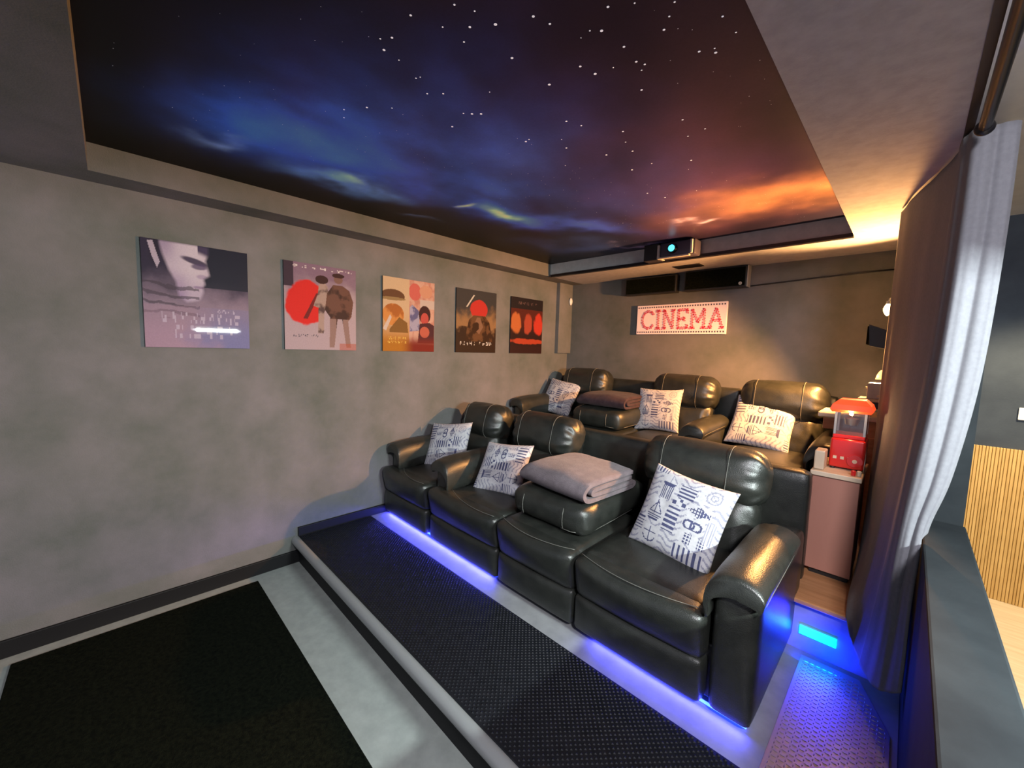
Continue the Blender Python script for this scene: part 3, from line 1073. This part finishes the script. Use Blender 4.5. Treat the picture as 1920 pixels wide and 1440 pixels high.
def cushion_mesh(name, flip=0, n=88):
    me = bpy.data.meshes.new(name)
    hw, T = .215, .068
    vs, fs, mi = [], [], []
    for side in (1, -1):
        for j in range(n + 1):
            for i in range(n + 1):
                u, v = 2 * i / n - 1, 2 * j / n - 1
                k = .075
                x = hw * u * (1 - k * (1 - v * v) * abs(u) ** 1.5)
                y = hw * v * (1 - k * (1 - u * u) * abs(v) ** 1.5)
                th = T * (max(0, 1 - u * u) * max(0, 1 - v * v)) ** .42
                th += .005 * noise.noise(Vector((u * 3 + flip * 5, v * 3, side))) * (1 - u ** 4) * (1 - v ** 4)
                vs.append((x, y, side * th))
    m = n + 1
    for s in (0, 1):
        b = s * m * m
        for j in range(n):
            for i in range(n):
                a = (b + j * m + i, b + j * m + i + 1, b + (j + 1) * m + i + 1, b + (j + 1) * m + i)
                fs.append(a if s == 0 else a[::-1])
                u, v = (i + .5) / n, (j + .5) / n
                if flip == 1:
                    u, v = v, u
                elif flip == 2:
                    u, v = 1 - u, 1 - v
                elif flip == 3:
                    u, v = v, 1 - u
                mi.append(patt(u, v))
    me.from_pydata(vs, [], fs)
    for q in ('cotton', 'ink', 'inkpale'):
        me.materials.append(M[q])
    for p, k in zip(me.polygons, mi):
        p.material_index = k
        p.use_smooth = True
    bm = bmesh.new()
    bm.from_mesh(me)
    bmesh.ops.remove_doubles(bm, verts=bm.verts[:], dist=1e-5)
    bm.to_mesh(me)
    bm.free()
    return me
CM = [cushion_mesh('cushion', k) for k in range(4)]
def cushion(mesh, base, rt, lean, spin, size, lab):
    """base: mid-point of the lower edge; rt: unit direction of the lower edge in plan; lean: back tilt; spin: turn in its own plane"""
    o = bpy.data.objects.new('printed_cushion', mesh)
    rt = Vector((rt[0], rt[1], 0)).normalized()
    bk = Vector((-rt.y, rt.x, 0))
    up = Vector((0, 0, 1)) * math.cos(lean) + bk * math.sin(lean)
    nr = rt.cross(up)
    Rm = Matrix((rt, up, nr)).transposed()
    Rm = Rm @ Matrix.Rotation(spin, 3, 'Z')
    c = Vector(base) + up * (.195 * size)
    o.matrix_world = Matrix.Translation(c) @ Rm.to_4x4() @ Matrix.Scale(size, 4)
    link(o)
    tag(o, lab, 'cushion', 'printed nautical cushions on the recliners')
    return o
R25 = math.radians(25)
cushion(CM[0], (2.31, 1.885, .612), (1, -.09), R25, math.radians(-6), 1.0, 'blue and white nautical cushion on the right-hand front seat, largest in view')
cushion(CM[3], (1.10, 1.83, .615), (1, .20), math.radians(38), math.radians(5), .90, 'nautical print cushion tucked beside the grey folded blanket, front row')
cushion(CM[1], (.38, 1.90, .615), (1, .30), math.radians(30), math.radians(8), .93, 'nautical print cushion on the front-row armchair by the left wall')
cushion(CM[2], (.30, 3.47, .90), (1, .10), math.radians(30), math.radians(-7), .98, 'nautical print cushion in the back row near the far left corner')
cushion(CM[0], (1.45, 3.50, .90), (1, .06), math.radians(20), math.radians(3), .95, 'nautical print cushion in the middle of the back row, below the CINEMA sign')
cushion(CM[1], (2.27, 3.52, .90), (1, .05), math.radians(34), math.radians(-4), 1.04, 'warmly lit nautical cushion on the back-row armchair by the popcorn machine')

# ------------------------------------------------------------------ folded blankets
def blanket(name, lab, m, x0, x1, y0, z0, sy=1.0, sz=1.0, rz=0.0):
    path = [(.44, .118), (.30, .126), (.12, .124), (.055, .116), (.018, .09), (.006, .062), (.018, .034), (.05, .016), (.14, .013), (.30, .013), (.42, .014),
            (.455, .024), (.462, .036), (.445, .046), (.36, .045), (.16, .046), (.085, .052), (.072, .066), (.09, .08), (.16, .085), (.30, .088), (.43, .084)]
    # smooth path
    P = []
    for i in range(len(path) - 1):
        p0, p1, p2, p3 = path[max(i - 1, 0)], path[i], path[i + 1], path[min(i + 2, len(path) - 1)]
        for k in range(4):
            t = k / 4
            P.append(tuple(.5 * (2 * p1[j] + (p2[j] - p0[j]) * t + (2 * p0[j] - 5 * p1[j] + 4 * p2[j] - p3[j]) * t * t + (3 * p1[j] - p0[j] - 3 * p2[j] + p3[j]) * t ** 3) for j in (0, 1)))
    P.append(path[-1])
    th = .0125
    outer, inner = [], []
    for i, p in enumerate(P):
        a, b = P[max(i - 1, 0)], P[min(i + 1, len(P) - 1)]
        dx, dz = b[0] - a[0], b[1] - a[1]
        l = math.hypot(dx, dz) or 1
        nx, nz = -dz / l, dx / l
        outer.append((p[0] + nx * th, p[1] + nz * th))
        inner.append((p[0] - nx * th, p[1] - nz * th))
    prof = outer + inner[::-1]
    secs = []
    nx = 22
    W = x1 - x0
    for i in range(nx + 1):
        s = i / nx
        e = 1 - .16 * (1 - sm(0, .10, s)) - .05 * (1 - sm(0, .05, 1 - s))
        row = []
        for (py, pz) in prof:
            w = .010 * noise.noise(Vector((s * 3.2, py * 7, pz * 4))) + .012 * math.sin(PI * s)
            row.append((W * (s - .5), (py * sy - .02 * math.sin(s * 2.2)) , max(.0005, (pz * e + w * (pz / .12)) * sz)))
        secs.append(row)
    bm = loft(BM(), secs)
    o = obj(name, bm, m, smooth=True, angle=75)
    o.location = ((x0 + x1) / 2, y0, z0)
    o.rotation_euler = (0, 0, rz)
    return tag(o, lab, 'blanket')
blanket('folded_blanket', 'mauve-grey fleece blanket folded on the front sofa console', M['fleece'], 1.44, 1.94, 1.715, P1 + .613, 1.02, .85, math.radians(-4))
blanket('folded_blanket', 'plum fleece blanket folded on the back-row console below the speakers', M['fleecedark'], .80, 1.30, OY2 + .16, P2 + .613 * ZS, 1.0, .8, math.radians(3))

# ------------------------------------------------------------------ rug, rubber mat, tread plate, led strips
bm = BM()
box(bm, .112, 2.75, -.40, .635, .0005, .014, bev=.005)
tag(obj('floor_rug', bm, M['rug']), 'large black rug on the pale floor in front of the step', 'rug')

bm = BM()
MX0, MX1, MY0, MY1 = .03, 2.775, .916, 1.462
box(bm, MX0, MX1, MY0, MY1, P1 + .0005, P1 + .007, bev=.002, seg=1)
p = .0225
j = 0
y = MY0 + .015
while y < MY1 - .01:
    x = MX0 + .015 + (p / 2 if j % 2 else 0)
    while x < MX1 - .012:
        zt = P1 + .007
        r = .0072
        b = [bm.verts.new((x + r * a, y + r * c, zt)) for a, c in ((1, 0), (0, .8), (-1, 0), (0, -.8))]
        tt = [bm.verts.new((x + r * .4 * a, y + r * .4 * c, zt + .0035)) for a, c in ((1, 0), (0, .8), (-1, 0), (0, -.8))]
        bm.faces.new(tt)
        for k in range(4):
            bm.faces.new((b[k], b[(k + 1) % 4], tt[(k + 1) % 4], tt[k]))
        x += p
    y += p * .55
    j += 1
tag(obj('rubber_mat', bm, M['rubber']), 'black studded rubber mat running along the lower step', 'mat')

tp = thing('tread_plate', 'aluminium chequer tread plate on the aisle step beside the front sofa', 'floor plate', (2.97, 1.9, P1))
bm = BM()
prof = [(2.812, 1.0), (2.812, 2.255), (2.96, 2.26), (3.02, 2.26), (3.125, 2.0), (3.135, 1.0)]
lo = [bm.verts.new((a, b, P1 + .0005)) for a, b in prof]
hi = [bm.verts.new((a, b, P1 + .005)) for a, b in prof]
bm.faces.new(lo[::-1])
bm.faces.new(hi)
for k in range(len(prof)):
    q = (k + 1) % len(prof)
    bm.faces.new((lo[k], lo[q], hi[q], hi[k]))
j = 0
y = 1.03
while y < 2.235:
    x = 2.826 + (.011 if j % 2 else 0)
    lim = 3.115 if y < 2.0 else 3.115 - (y - 2.0) * .42
    while x < lim:
        if j % 2:
            a, c = .0085, .0022
        else:
            a, c = .0022, .0085
        b = [(x + a * sx, y + c * syy, P1 + .005) for sx, syy in ((1, 0), (0, 1), (-1, 0), (0, -1))]
        bb = [bm.verts.new(q) for q in b]
        tt = [bm.verts.new((x + (q[0] - x) * .6, y + (q[1] - y) * .6, P1 + .0072)) for q in b]
        bm.faces.new(tt)
        for k in range(4):
            bm.faces.new((bb[k], bb[(k + 1) % 4], tt[(k + 1) % 4], tt[k]))
        x += .022
    y += .0125
    j += 1
bmesh.ops.translate(bm, verts=bm.verts[:], vec=(-2.97, -1.9, -P1))
obj('plate', bm, M['alu'], tp)

def led(lab, m, x0, x1, y0, y1, z0, z1):
    return tag(obj('led_strip', box(BM(), x0, x1, y0, y1, z0, z1, bev=.001, seg=1), m), lab, 'light strip', 'led strips along the steps')
led('blue LED strip under the front row armchair and the sofa seat next to it', M['ledblue'], .06, 1.36, OY + .05, OY + .058, P1 + .006, P1 + .016)
led('blue LED strip under the front sofa, at its aisle end', M['ledblue'], 2.08, 2.74, OY + .05, OY + .058, P1 + .006, P1 + .016)
led('cyan-blue LED strip on the riser of the upper platform by the aisle', M['ledcyan'], 2.79, 2.93, 2.288, 2.2995, P1 + .085, P1 + .125)

# ------------------------------------------------------------------ curtain
levels = [  # z, plan points from the far edge to the near right edge
    (2.375, [(2.965, 2.985), (3.035, 2.65), (3.118, 2.33), (3.134, 2.12), (3.185, 2.07), (3.250, 2.10)]),
    (2.0, [(2.963, 2.985), (3.03, 2.65), (3.108, 2.33), (3.132, 2.11), (3.185, 2.06), (3.249, 2.09)]),
    (1.55, [(2.96, 2.985), (3.025, 2.65), (3.093, 2.32), (3.120, 2.09), (3.17, 2.05), (3.235, 2.08)]),
    (1.2, [(2.96, 2.985), (3.015, 2.63), (3.078, 2.30), (3.095, 2.08), (3.145, 2.03), (3.198, 2.06)]),
    (1.0, [(2.958, 2.985), (3.005, 2.6), (3.062, 2.28), (3.083, 2.08), (3.120, 2.03), (3.158, 2.05)]),
    (.8, [(2.957, 2.95), (2.99, 2.58), (3.045, 2.27), (3.072, 2.08), (3.108, 2.02), (3.139, 1.99)]),
    (.55, [(2.952, 2.87), (2.968, 2.48), (3.015, 2.24), (3.06, 2.08), (3.10, 2.0), (3.139, 1.94)]),
    (.36, [(2.948, 2.74), (2.955, 2.262), (2.995, 2.21), (3.04, 2.10), (3.09, 1.99), (3.138, 1.93)]),
]
zhem = [.475, .455, .36, .33, .36, .425]
def cr(p, t):
    n = len(p) - 1
    i = min(n - 1, int(t * n))
    f = t * n - i
    p0, p1, p2, p3 = p[max(i - 1, 0)], p[i], p[i + 1], p[min(i + 2, n)]
    return tuple(.5 * (2 * p1[j] + (p2[j] - p0[j]) * f + (2 * p0[j] - 5 * p1[j] + 4 * p2[j] - p3[j]) * f * f + (3 * p1[j] - p0[j] - 3 * p2[j] + p3[j]) * f ** 3) for j in range(len(p1)))
bm = BM()
NC, NR = 130, 60
grid = []
for r in range(NR + 1):
    rows = []
    for c in range(NC + 1):
        s = c / NC
        lv = [(z if k < len(levels) - 1 else cr([(q,) for q in zhem], s)[0], cr(pl, s)) for k, (z, pl) in enumerate(levels)]
        pts = [(a[1][0], a[1][1], a[0]) for a in lv]
        x, y, z = cr(pts, r / NR)
        # fold displacement across the cloth
        dx, dy = cr(levels[2][1], min(1, s + .01))[0] - cr(levels[2][1], max(0, s - .01))[0], cr(levels[2][1], min(1, s + .01))[1] - cr(levels[2][1], max(0, s - .01))[1]
        l = math.hypot(dx, dy) or 1
        nx, ny = -dy / l, dx / l
        amp = .003 + .007 * sm(.45, .6, s)
        amp *= .55 + .45 * sm(0, .5, 1 - r / NR)
        ph = s * 2 * PI * 4.2 + 1.2 + .6 * math.sin(r / NR * 2.6)
        d = amp * math.sin(ph) + amp * .3 * math.sin(ph * 2.3 + 1)
        if s > .5:
            nx, ny = -.1, -.99
            d *= 1.0
        d *= sm(0, .06, s) * sm(0, .05, 1 - s)
        rows.append(bm.verts.new((min(x + nx * d, 3.141 if z < .965 else 9), y + ny * d, z)))
    grid.append(rows)
for r in range(NR):
    for c in range(NC):
        bm.faces.new((grid[r][c], grid[r][c + 1], grid[r + 1][c + 1], grid[r + 1][c]))
cur = obj('blackout_curtain', bm, M['curtain'], smooth=True)
sol = cur.modifiers.new('thickness', 'SOLIDIFY')
sol.thickness = .004
tag(cur, 'long grey curtain drawn back at the end of its rail, its hem over the aisle', 'curtain')
rail = thing('curtain_rail', 'dark round curtain rail under the ceiling above the partition', 'curtain rail', (3.155, .4, 2.335))
bm = BM()
cyl(bm, (.0, -2.0, 0), (.012, 1.56, 0), .0155, seg=20)
obj('pole', bm, M['blackmetal'], rail, smooth=True, angle=40)
bm = BM()
sph(bm, (.012, 1.575, 0), .024, (1, .8, 1))
obj('finial', bm, M['blackmetal'], rail, smooth=True)
bm = BM()
cyl(bm, (.0, .3, .012), (.0, .3, .225), .008, seg=12)
obj('bracket', bm, M['blackmetal'], rail, smooth=True, angle=40)

# ------------------------------------------------------------------ cabinet, corner unit, popcorn machine and the things near it
cab = thing('drawer_cabinet', 'pinkish drawer cabinet with a cream top under the red popcorn machine', 'cabinet', (2.85, 2.78, P2))
bm = BM()
box(bm, -.105, .085, -.18, .20, .03, .535, bev=.002)
obj('carcass', bm, M['pinkboard'], cab)
bm = BM()
box(bm, -.085, .075, -.16, .18, 0, .03)
obj('plinth', bm, M['black'], cab)
for (z0, z1, xo) in ((.39, .52, -.112), (.225, .38, -.128), (.045, .215, -.12)):
    bm = BM()
    box(bm, xo, -.1055, -.178, .198, z0, z1, bev=.002)
    dr = obj('drawer', bm, M['pinkboard'], cab)
    bm = BM()
    sph(bm, (xo - .012, .01, (z0 + z1) / 2), .012)
    obj('knob', bm, M['steel'], dr, smooth=True)
bm = BM()
box(bm, -.115, .092, -.195, .215, .535, .56, bev=.004)
obj('worktop', bm, M['cream'], cab)
ZT = P2 + .561

cu = thing('side_cupboard', 'orange wood cupboard with an overhanging cream top beside the back-row armchair', 'cupboard', (2.90, 3.46, P2))
bm = BM()
box(bm, -.075, .07, -.15, .15, 0, .76, bev=.003)
obj('carcass', bm, M['orangewood'], cu)
bm = BM()
box(bm, -.063, .058, -.162, -.151, .04, .66, bev=.003)
dd = obj('door', bm, M['orangewood'], cu)
bm = BM()
sph(bm, (-.045, -.17, .4), .010)
obj('knob', bm, M['steel'], dd, smooth=True)
bm = BM()
box(bm, -.215, -.0755, -.15, .15, .685, .76, bev=.003)
obj('apron', bm, M['orangewood'], cu)
bm = BM()
box(bm, -.245, .07, -.165, .155, .7605, .795, bev=.008)
obj('worktop', bm, M['cream'], cu)

pm = thing('popcorn_machine', 'red popcorn machine with a lit red canopy and glass case on the cabinet', 'popcorn machine', (2.865, 2.80, ZT))
bm = BM()
box(bm, -.072, .072, -.085, .085, .008, .165, bev=.012, seg=3)
obj('base', bm, M['red'], pm, smooth=True, angle=40)
for sx in (-1, 1):
    for syy in (-1, 1):
        bm = BM()
        cyl(bm, (sx * .055, syy * .068, 0), (sx * .055, syy * .068, .01), .012, seg=12)
        obj('foot', bm, M['black'], pm)
bm = BM()
box(bm, -.066, .066, -.077, .077, .165, .185, bev=.004)
obj('tray', bm, M['red'], pm)
for sx in (-1, 1):
    for syy in (-1, 1):
        bm = BM()
        box(bm, sx * .060 - .005, sx * .060 + .005, syy * .070 - .005, syy * .070 + .005, .185, .305)
        obj('post', bm, M['steel'], pm)
for q in ((-.057, .057, -.0745, -.0725), (-.057, .057, .0725, .0745), (-.0645, -.0625, -.066, .066), (.0625, .0645, -.066, .066)):
    bm = BM()
    box(bm, *q, .186, .304)
    obj('glass_pane', bm, M['glass'], pm)
bm = BM()
cyl(bm, (0, 0, .232), (0, 0, .268), .026, .032, seg=20)
cyl(bm, (0, 0, .268), (0, 0, .305), .004, seg=8)
obj('kettle', bm, M['steel'], pm, smooth=True, angle=40)
bm = BM()
secs = []
for (k, z) in ((1.0, .305), (1.12, .318), (1.0, .345), (.72, .368), (.66, .372)):
    secs.append([(sx * .078 * k, syy * .09 * k, z) for sx, syy in ((-1, -1), (-.33, -1), (.33, -1), (1, -1), (1, 1), (.33, 1), (-.33, 1), (-1, 1))])
obj('canopy', loft(bm, secs), M['redglow'], pm)
bm = BM()
cyl(bm, (.035, -.086, .055), (.035, -.094, .055), .032, seg=24)
dl = obj('wheel', bm, M['red'], pm, smooth=True, angle=40)
bm = BM()
cyl(bm, (.035, -.095, .055), (.035, -.101, .055), .010, seg=16)
obj('hub', bm, M['cream'], dl, smooth=True, angle=40)
bm = BM()
for k in range(3):
    box(bm, -.055 + k * .03, -.04 + k * .03, -.0875, -.0855, .055, .07)
obj('switch', bm, M['cream'], pm)

bm = BM()
box(bm, 2.742, 2.786, 2.62, 2.72, ZT, ZT + .10, bev=.006)
kb = tag(obj('kraft_box', bm, M['cream']), 'small tan carton beside the popcorn machine on the cabinet', 'box')
for k, (x, y, m, lab) in enumerate(((2.905, 2.622, 'red', 'small reddish pot in front of the popcorn machine, inner of two'), (2.926, 2.632, 'cream', 'small cream pot at the corner of the cabinet top'))):
    bm = BM()
    cyl(bm, (x, y, ZT), (x, y, ZT + .022), .0095, .011, seg=18)
    sph(bm, (x, y, ZT + .022), .0105, (1, 1, .5))
    tag(obj('seasoning_pot', bm, M[m], smooth=True, angle=50), lab, 'pot', 'pots by the popcorn machine')
# scoop leaning behind the pots
bm = BM()
tube(bm, [(2.940, 2.70, ZT + .004), (2.937, 2.74, ZT + .075), (2.934, 2.76, ZT + .13)], .004, 8)
tag(obj('popcorn_scoop', bm, M['steel'], smooth=True), 'slim metal scoop standing beside the popcorn machine', 'scoop')

# ------------------------------------------------------------------ right wall: sconce, speaker, shelf, box, small lamp
SCO = Vector((2.945, 3.46, 1.915))
sc = thing('wall_sconce', 'glowing bare-bulb wall sconce on a curved arm above the wedge speaker', 'wall lamp', (2.975, SCO.y, SCO.z))
bm = BM()
cyl(bm, (-.001, 0, .02), (-.010, 0, .02), .024, seg=24)
obj('backplate', bm, M['steel'], sc, smooth=True, angle=40)
bm = BM()
tube(bm, [(-.008, 0, .025), (-.014, 0, .055), (-.026, 0, .068), (-.038, 0, .062), (-.042, 0, .045)], .005, 10)
obj('bracket', bm, M['steel'], sc, smooth=True)
bm = BM()
cyl(bm, (-.042, 0, .03), (-.042, 0, .05), .011, seg=16)
obj('socket', bm, M['steel'], sc, smooth=True, angle=40)
bm = BM()
secs = []
for (z, r) in ((.032, .009), (.02, .015), (.004, .021), (-.014, .020), (-.03, .013), (-.042, .004)):
    secs.append([(-.042 + r * math.cos(a * PI / 10), r * math.sin(a * PI / 10), z) for a in range(20)])
obj('bulb', loft(bm, secs), M['bulb'], sc, smooth=True)

sw = thing('wedge_speaker', 'black wedge-shaped speaker bracketed to the right wall under the sconce', 'speaker', (2.975, 3.36, 1.66))
bm = BM()
secs = [[(-.02, -.07, 0), (-.02, .07, 0), (-.10, .07, .02), (-.10, -.07, .02)],
        [(-.02, -.075, .11), (-.02, .075, .11), (-.112, .075, .15), (-.112, -.075, .15)]]
obj('cabinet', loft(bm, secs), M['black'], sw)
bm = BM()
box(bm, -.118, -.108, -.066, .066, .028, .14, bev=.003)
obj('grille', bm, M['rug'], sw)
bm = BM()
box(bm, -.025, -.001, -.02, .02, .03, .08)
obj('bracket', bm, M['blackmetal'], sw)

sh = thing('wall_shelf', 'small pale shelf on the right wall behind the popcorn machine', 'shelf', (2.975, 3.46, 1.33))
bm = BM()
box(bm, -.135, -.001, -.10, .12, 0, .018, bev=.003)
obj('board', bm, M['cream'], sh)
for y in (-.06, .08):
    bm = BM()
    box(bm, -.09, -.001, y - .006, y + .006, -.045, 0)
    obj('bracket', bm, M['blackmetal'], sh)
bx = thing('router_box', 'grey plastic box with small dials standing on the wall shelf', 'box', (2.922, 3.43, 1.3485))
bm = BM()
box(bm, -.04, .04, -.06, .06, 0, .10, bev=.005)
obj('casing', bm, M['greybox'], bx)
for z in (.015,):
    bm = BM()
    cyl(bm, (.015, -.06, .02), (.015, -.066, .02), .008, seg=14)
    obj('dial', bm, M['cream'], bx)
bm = BM()
cyl(bm, (-.04, -.02, .07), (-.05, -.02, .07), .006, seg=12)
obj('plug', bm, M['greybox'], bx)
sl = thing('night_lamp', 'little glowing lamp on the right wall just above the grey box', 'wall lamp', (2.975, 3.44, 1.50))
bm = BM()
box(bm, -.012, -.001, -.016, .016, -.025, .025, bev=.003)
obj('plug', bm, M['white'], sl)
bm = BM()
secs = []
for (z, r) in ((-.028, .030), (.0, .024), (.022, .014), (.03, .006)):
    secs.append([(-.034 + r * math.cos(a * PI / 10), r * math.sin(a * PI / 10), z) for a in range(20)])
obj('lamp_shade', loft(bm, secs, cap=False), M['frost'], sl, smooth=True)

# light switch on the far bar wall and bar LED batten
swt = thing('light_switch', 'white light switch on the slate wall above the wood panelling', 'switch', (3.625, 4.2, 1.25))
bm = BM()
box(bm, -.035, .045, -.012, -.0005, -.02, .06, bev=.003)
obj('faceplate', bm, M['white'], swt)
bm = BM()
box(bm, -.008, .012, -.017, -.012, .005, .035, bev=.002)
obj('rocker', bm, M['greybox'], swt)
bt = thing('led_batten', 'white LED batten on the side wall of the bar room', 'light', (4.36, 1.15, 1.735))
bm = BM()
box(bm, -.05, -.001, -.30, .30, -.02, .02, bev=.003)
obj('housing', bm, M['white'], bt)
bm = BM()
box(bm, -.062, -.0505, -.29, .29, -.014, .014, bev=.003)
obj('diffuser', bm, M['ledwhite'], bt)

bs = thing('batten_light_shield', 'added unseen board that shields the ceiling from the bar LED batten', 'shelf', (4.36, 1.15, 1.775))  # unseen board, added to block batten light from the ceiling and mural
bm = BM()
box(bm, -.30, -.001, -.50, .50, 0, .03, bev=.004)
obj('board', bm, M['base'], bs)
for y in (-.4, .4):
    bm = BM()
    box(bm, -.22, -.001, y - .01, y + .01, -.012, 0)
    obj('bracket', bm, M['blackmetal'], bs)
# ------------------------------------------------------------------ lights
def aim(o, d):
    o.rotation_euler = Vector(d).to_track_quat('-Z', 'Y').to_euler()
k = light('AREA', 'batten_light', (4.29, 1.15, 1.735), (.88, 1.0, .97), 85, shape='RECTANGLE', size=.5, size_y=.035)
aim(k, (-1, 0, -.0))
d = light('SPOT', 'sconce_light', (2.895, SCO.y - .02, SCO.z - .01), (1.0, .43, .12), 330, spot_size=math.radians(142), spot_blend=.5, shadow_soft_size=.03)
aim(d, (-.74, -.42, -.46))
u = light('SPOT', 'sconce_uplight', (2.90, SCO.y - .01, SCO.z + .08), (1.0, .46, .14), 85, spot_size=math.radians(124), spot_blend=.45, shadow_soft_size=.02)
aim(u, (-.28, -.42, 1))
light('POINT', 'night_lamp_light', (2.925, 3.425, 1.475), (1.0, .55, .24), 17, shadow_soft_size=.015)
light('POINT', 'canopy_light', (2.865, 2.695, ZT + .295), (1.0, .55, .22), .9, shadow_soft_size=.01)
s = light('SPOT', 'bar_downlight', (4.0, 3.3, 2.5), (1.0, .80, .48), 230, spot_size=math.radians(84), spot_blend=.5, shadow_soft_size=.05)
aim(s, (-.12, .30, -1))
c = light('AREA', 'curtain_fill_light', (3.85, -.05, 2.5), (.97, .95, 1.0), 75, shape='DISK', size=.35)  # unseen fill lamp, added to brighten the curtain
aim(c, (-.30, .85, -1))
for (x0, x1, pw) in ((.06, 1.36, 6.0), (2.08, 2.74, 3.6)):
    a = light('AREA', 'under_sofa_light', ((x0 + x1) / 2, OY + .03, P1 + .024), (.05, .05, 1.0), pw * (x1 - x0), shape='RECTANGLE', size=x1 - x0, size_y=.008)
    aim(a, (0, -1, -.35))
a = light('AREA', 'riser_light', (2.87, 2.27, P1 + .16), (.03, .02, 1.0), .6, shape='RECTANGLE', size=.13, size_y=.12, spread=math.radians(120))
aim(a, (.25, -1, -.05))
a = light('AREA', 'step_light', (2.87, 2.2, P1 + .012), (.0, .02, 1.0), 1.7, shape='RECTANGLE', size=.14, size_y=.015)
aim(a, (0, 1, .9))
w = bpy.data.worlds.new('room glow')
w.use_nodes = True
w.node_tree.nodes['Background'].inputs['Color'].default_value = (.80, .83, 1.0, 1)
w.node_tree.nodes['Background'].inputs['Strength'].default_value = .42
S.world = w

S.view_settings.view_transform = 'Standard'
S.view_settings.look = 'None'
S.view_settings.exposure = .6
S.view_settings.gamma = 1.0
S.view_settings.use_curve_mapping = False
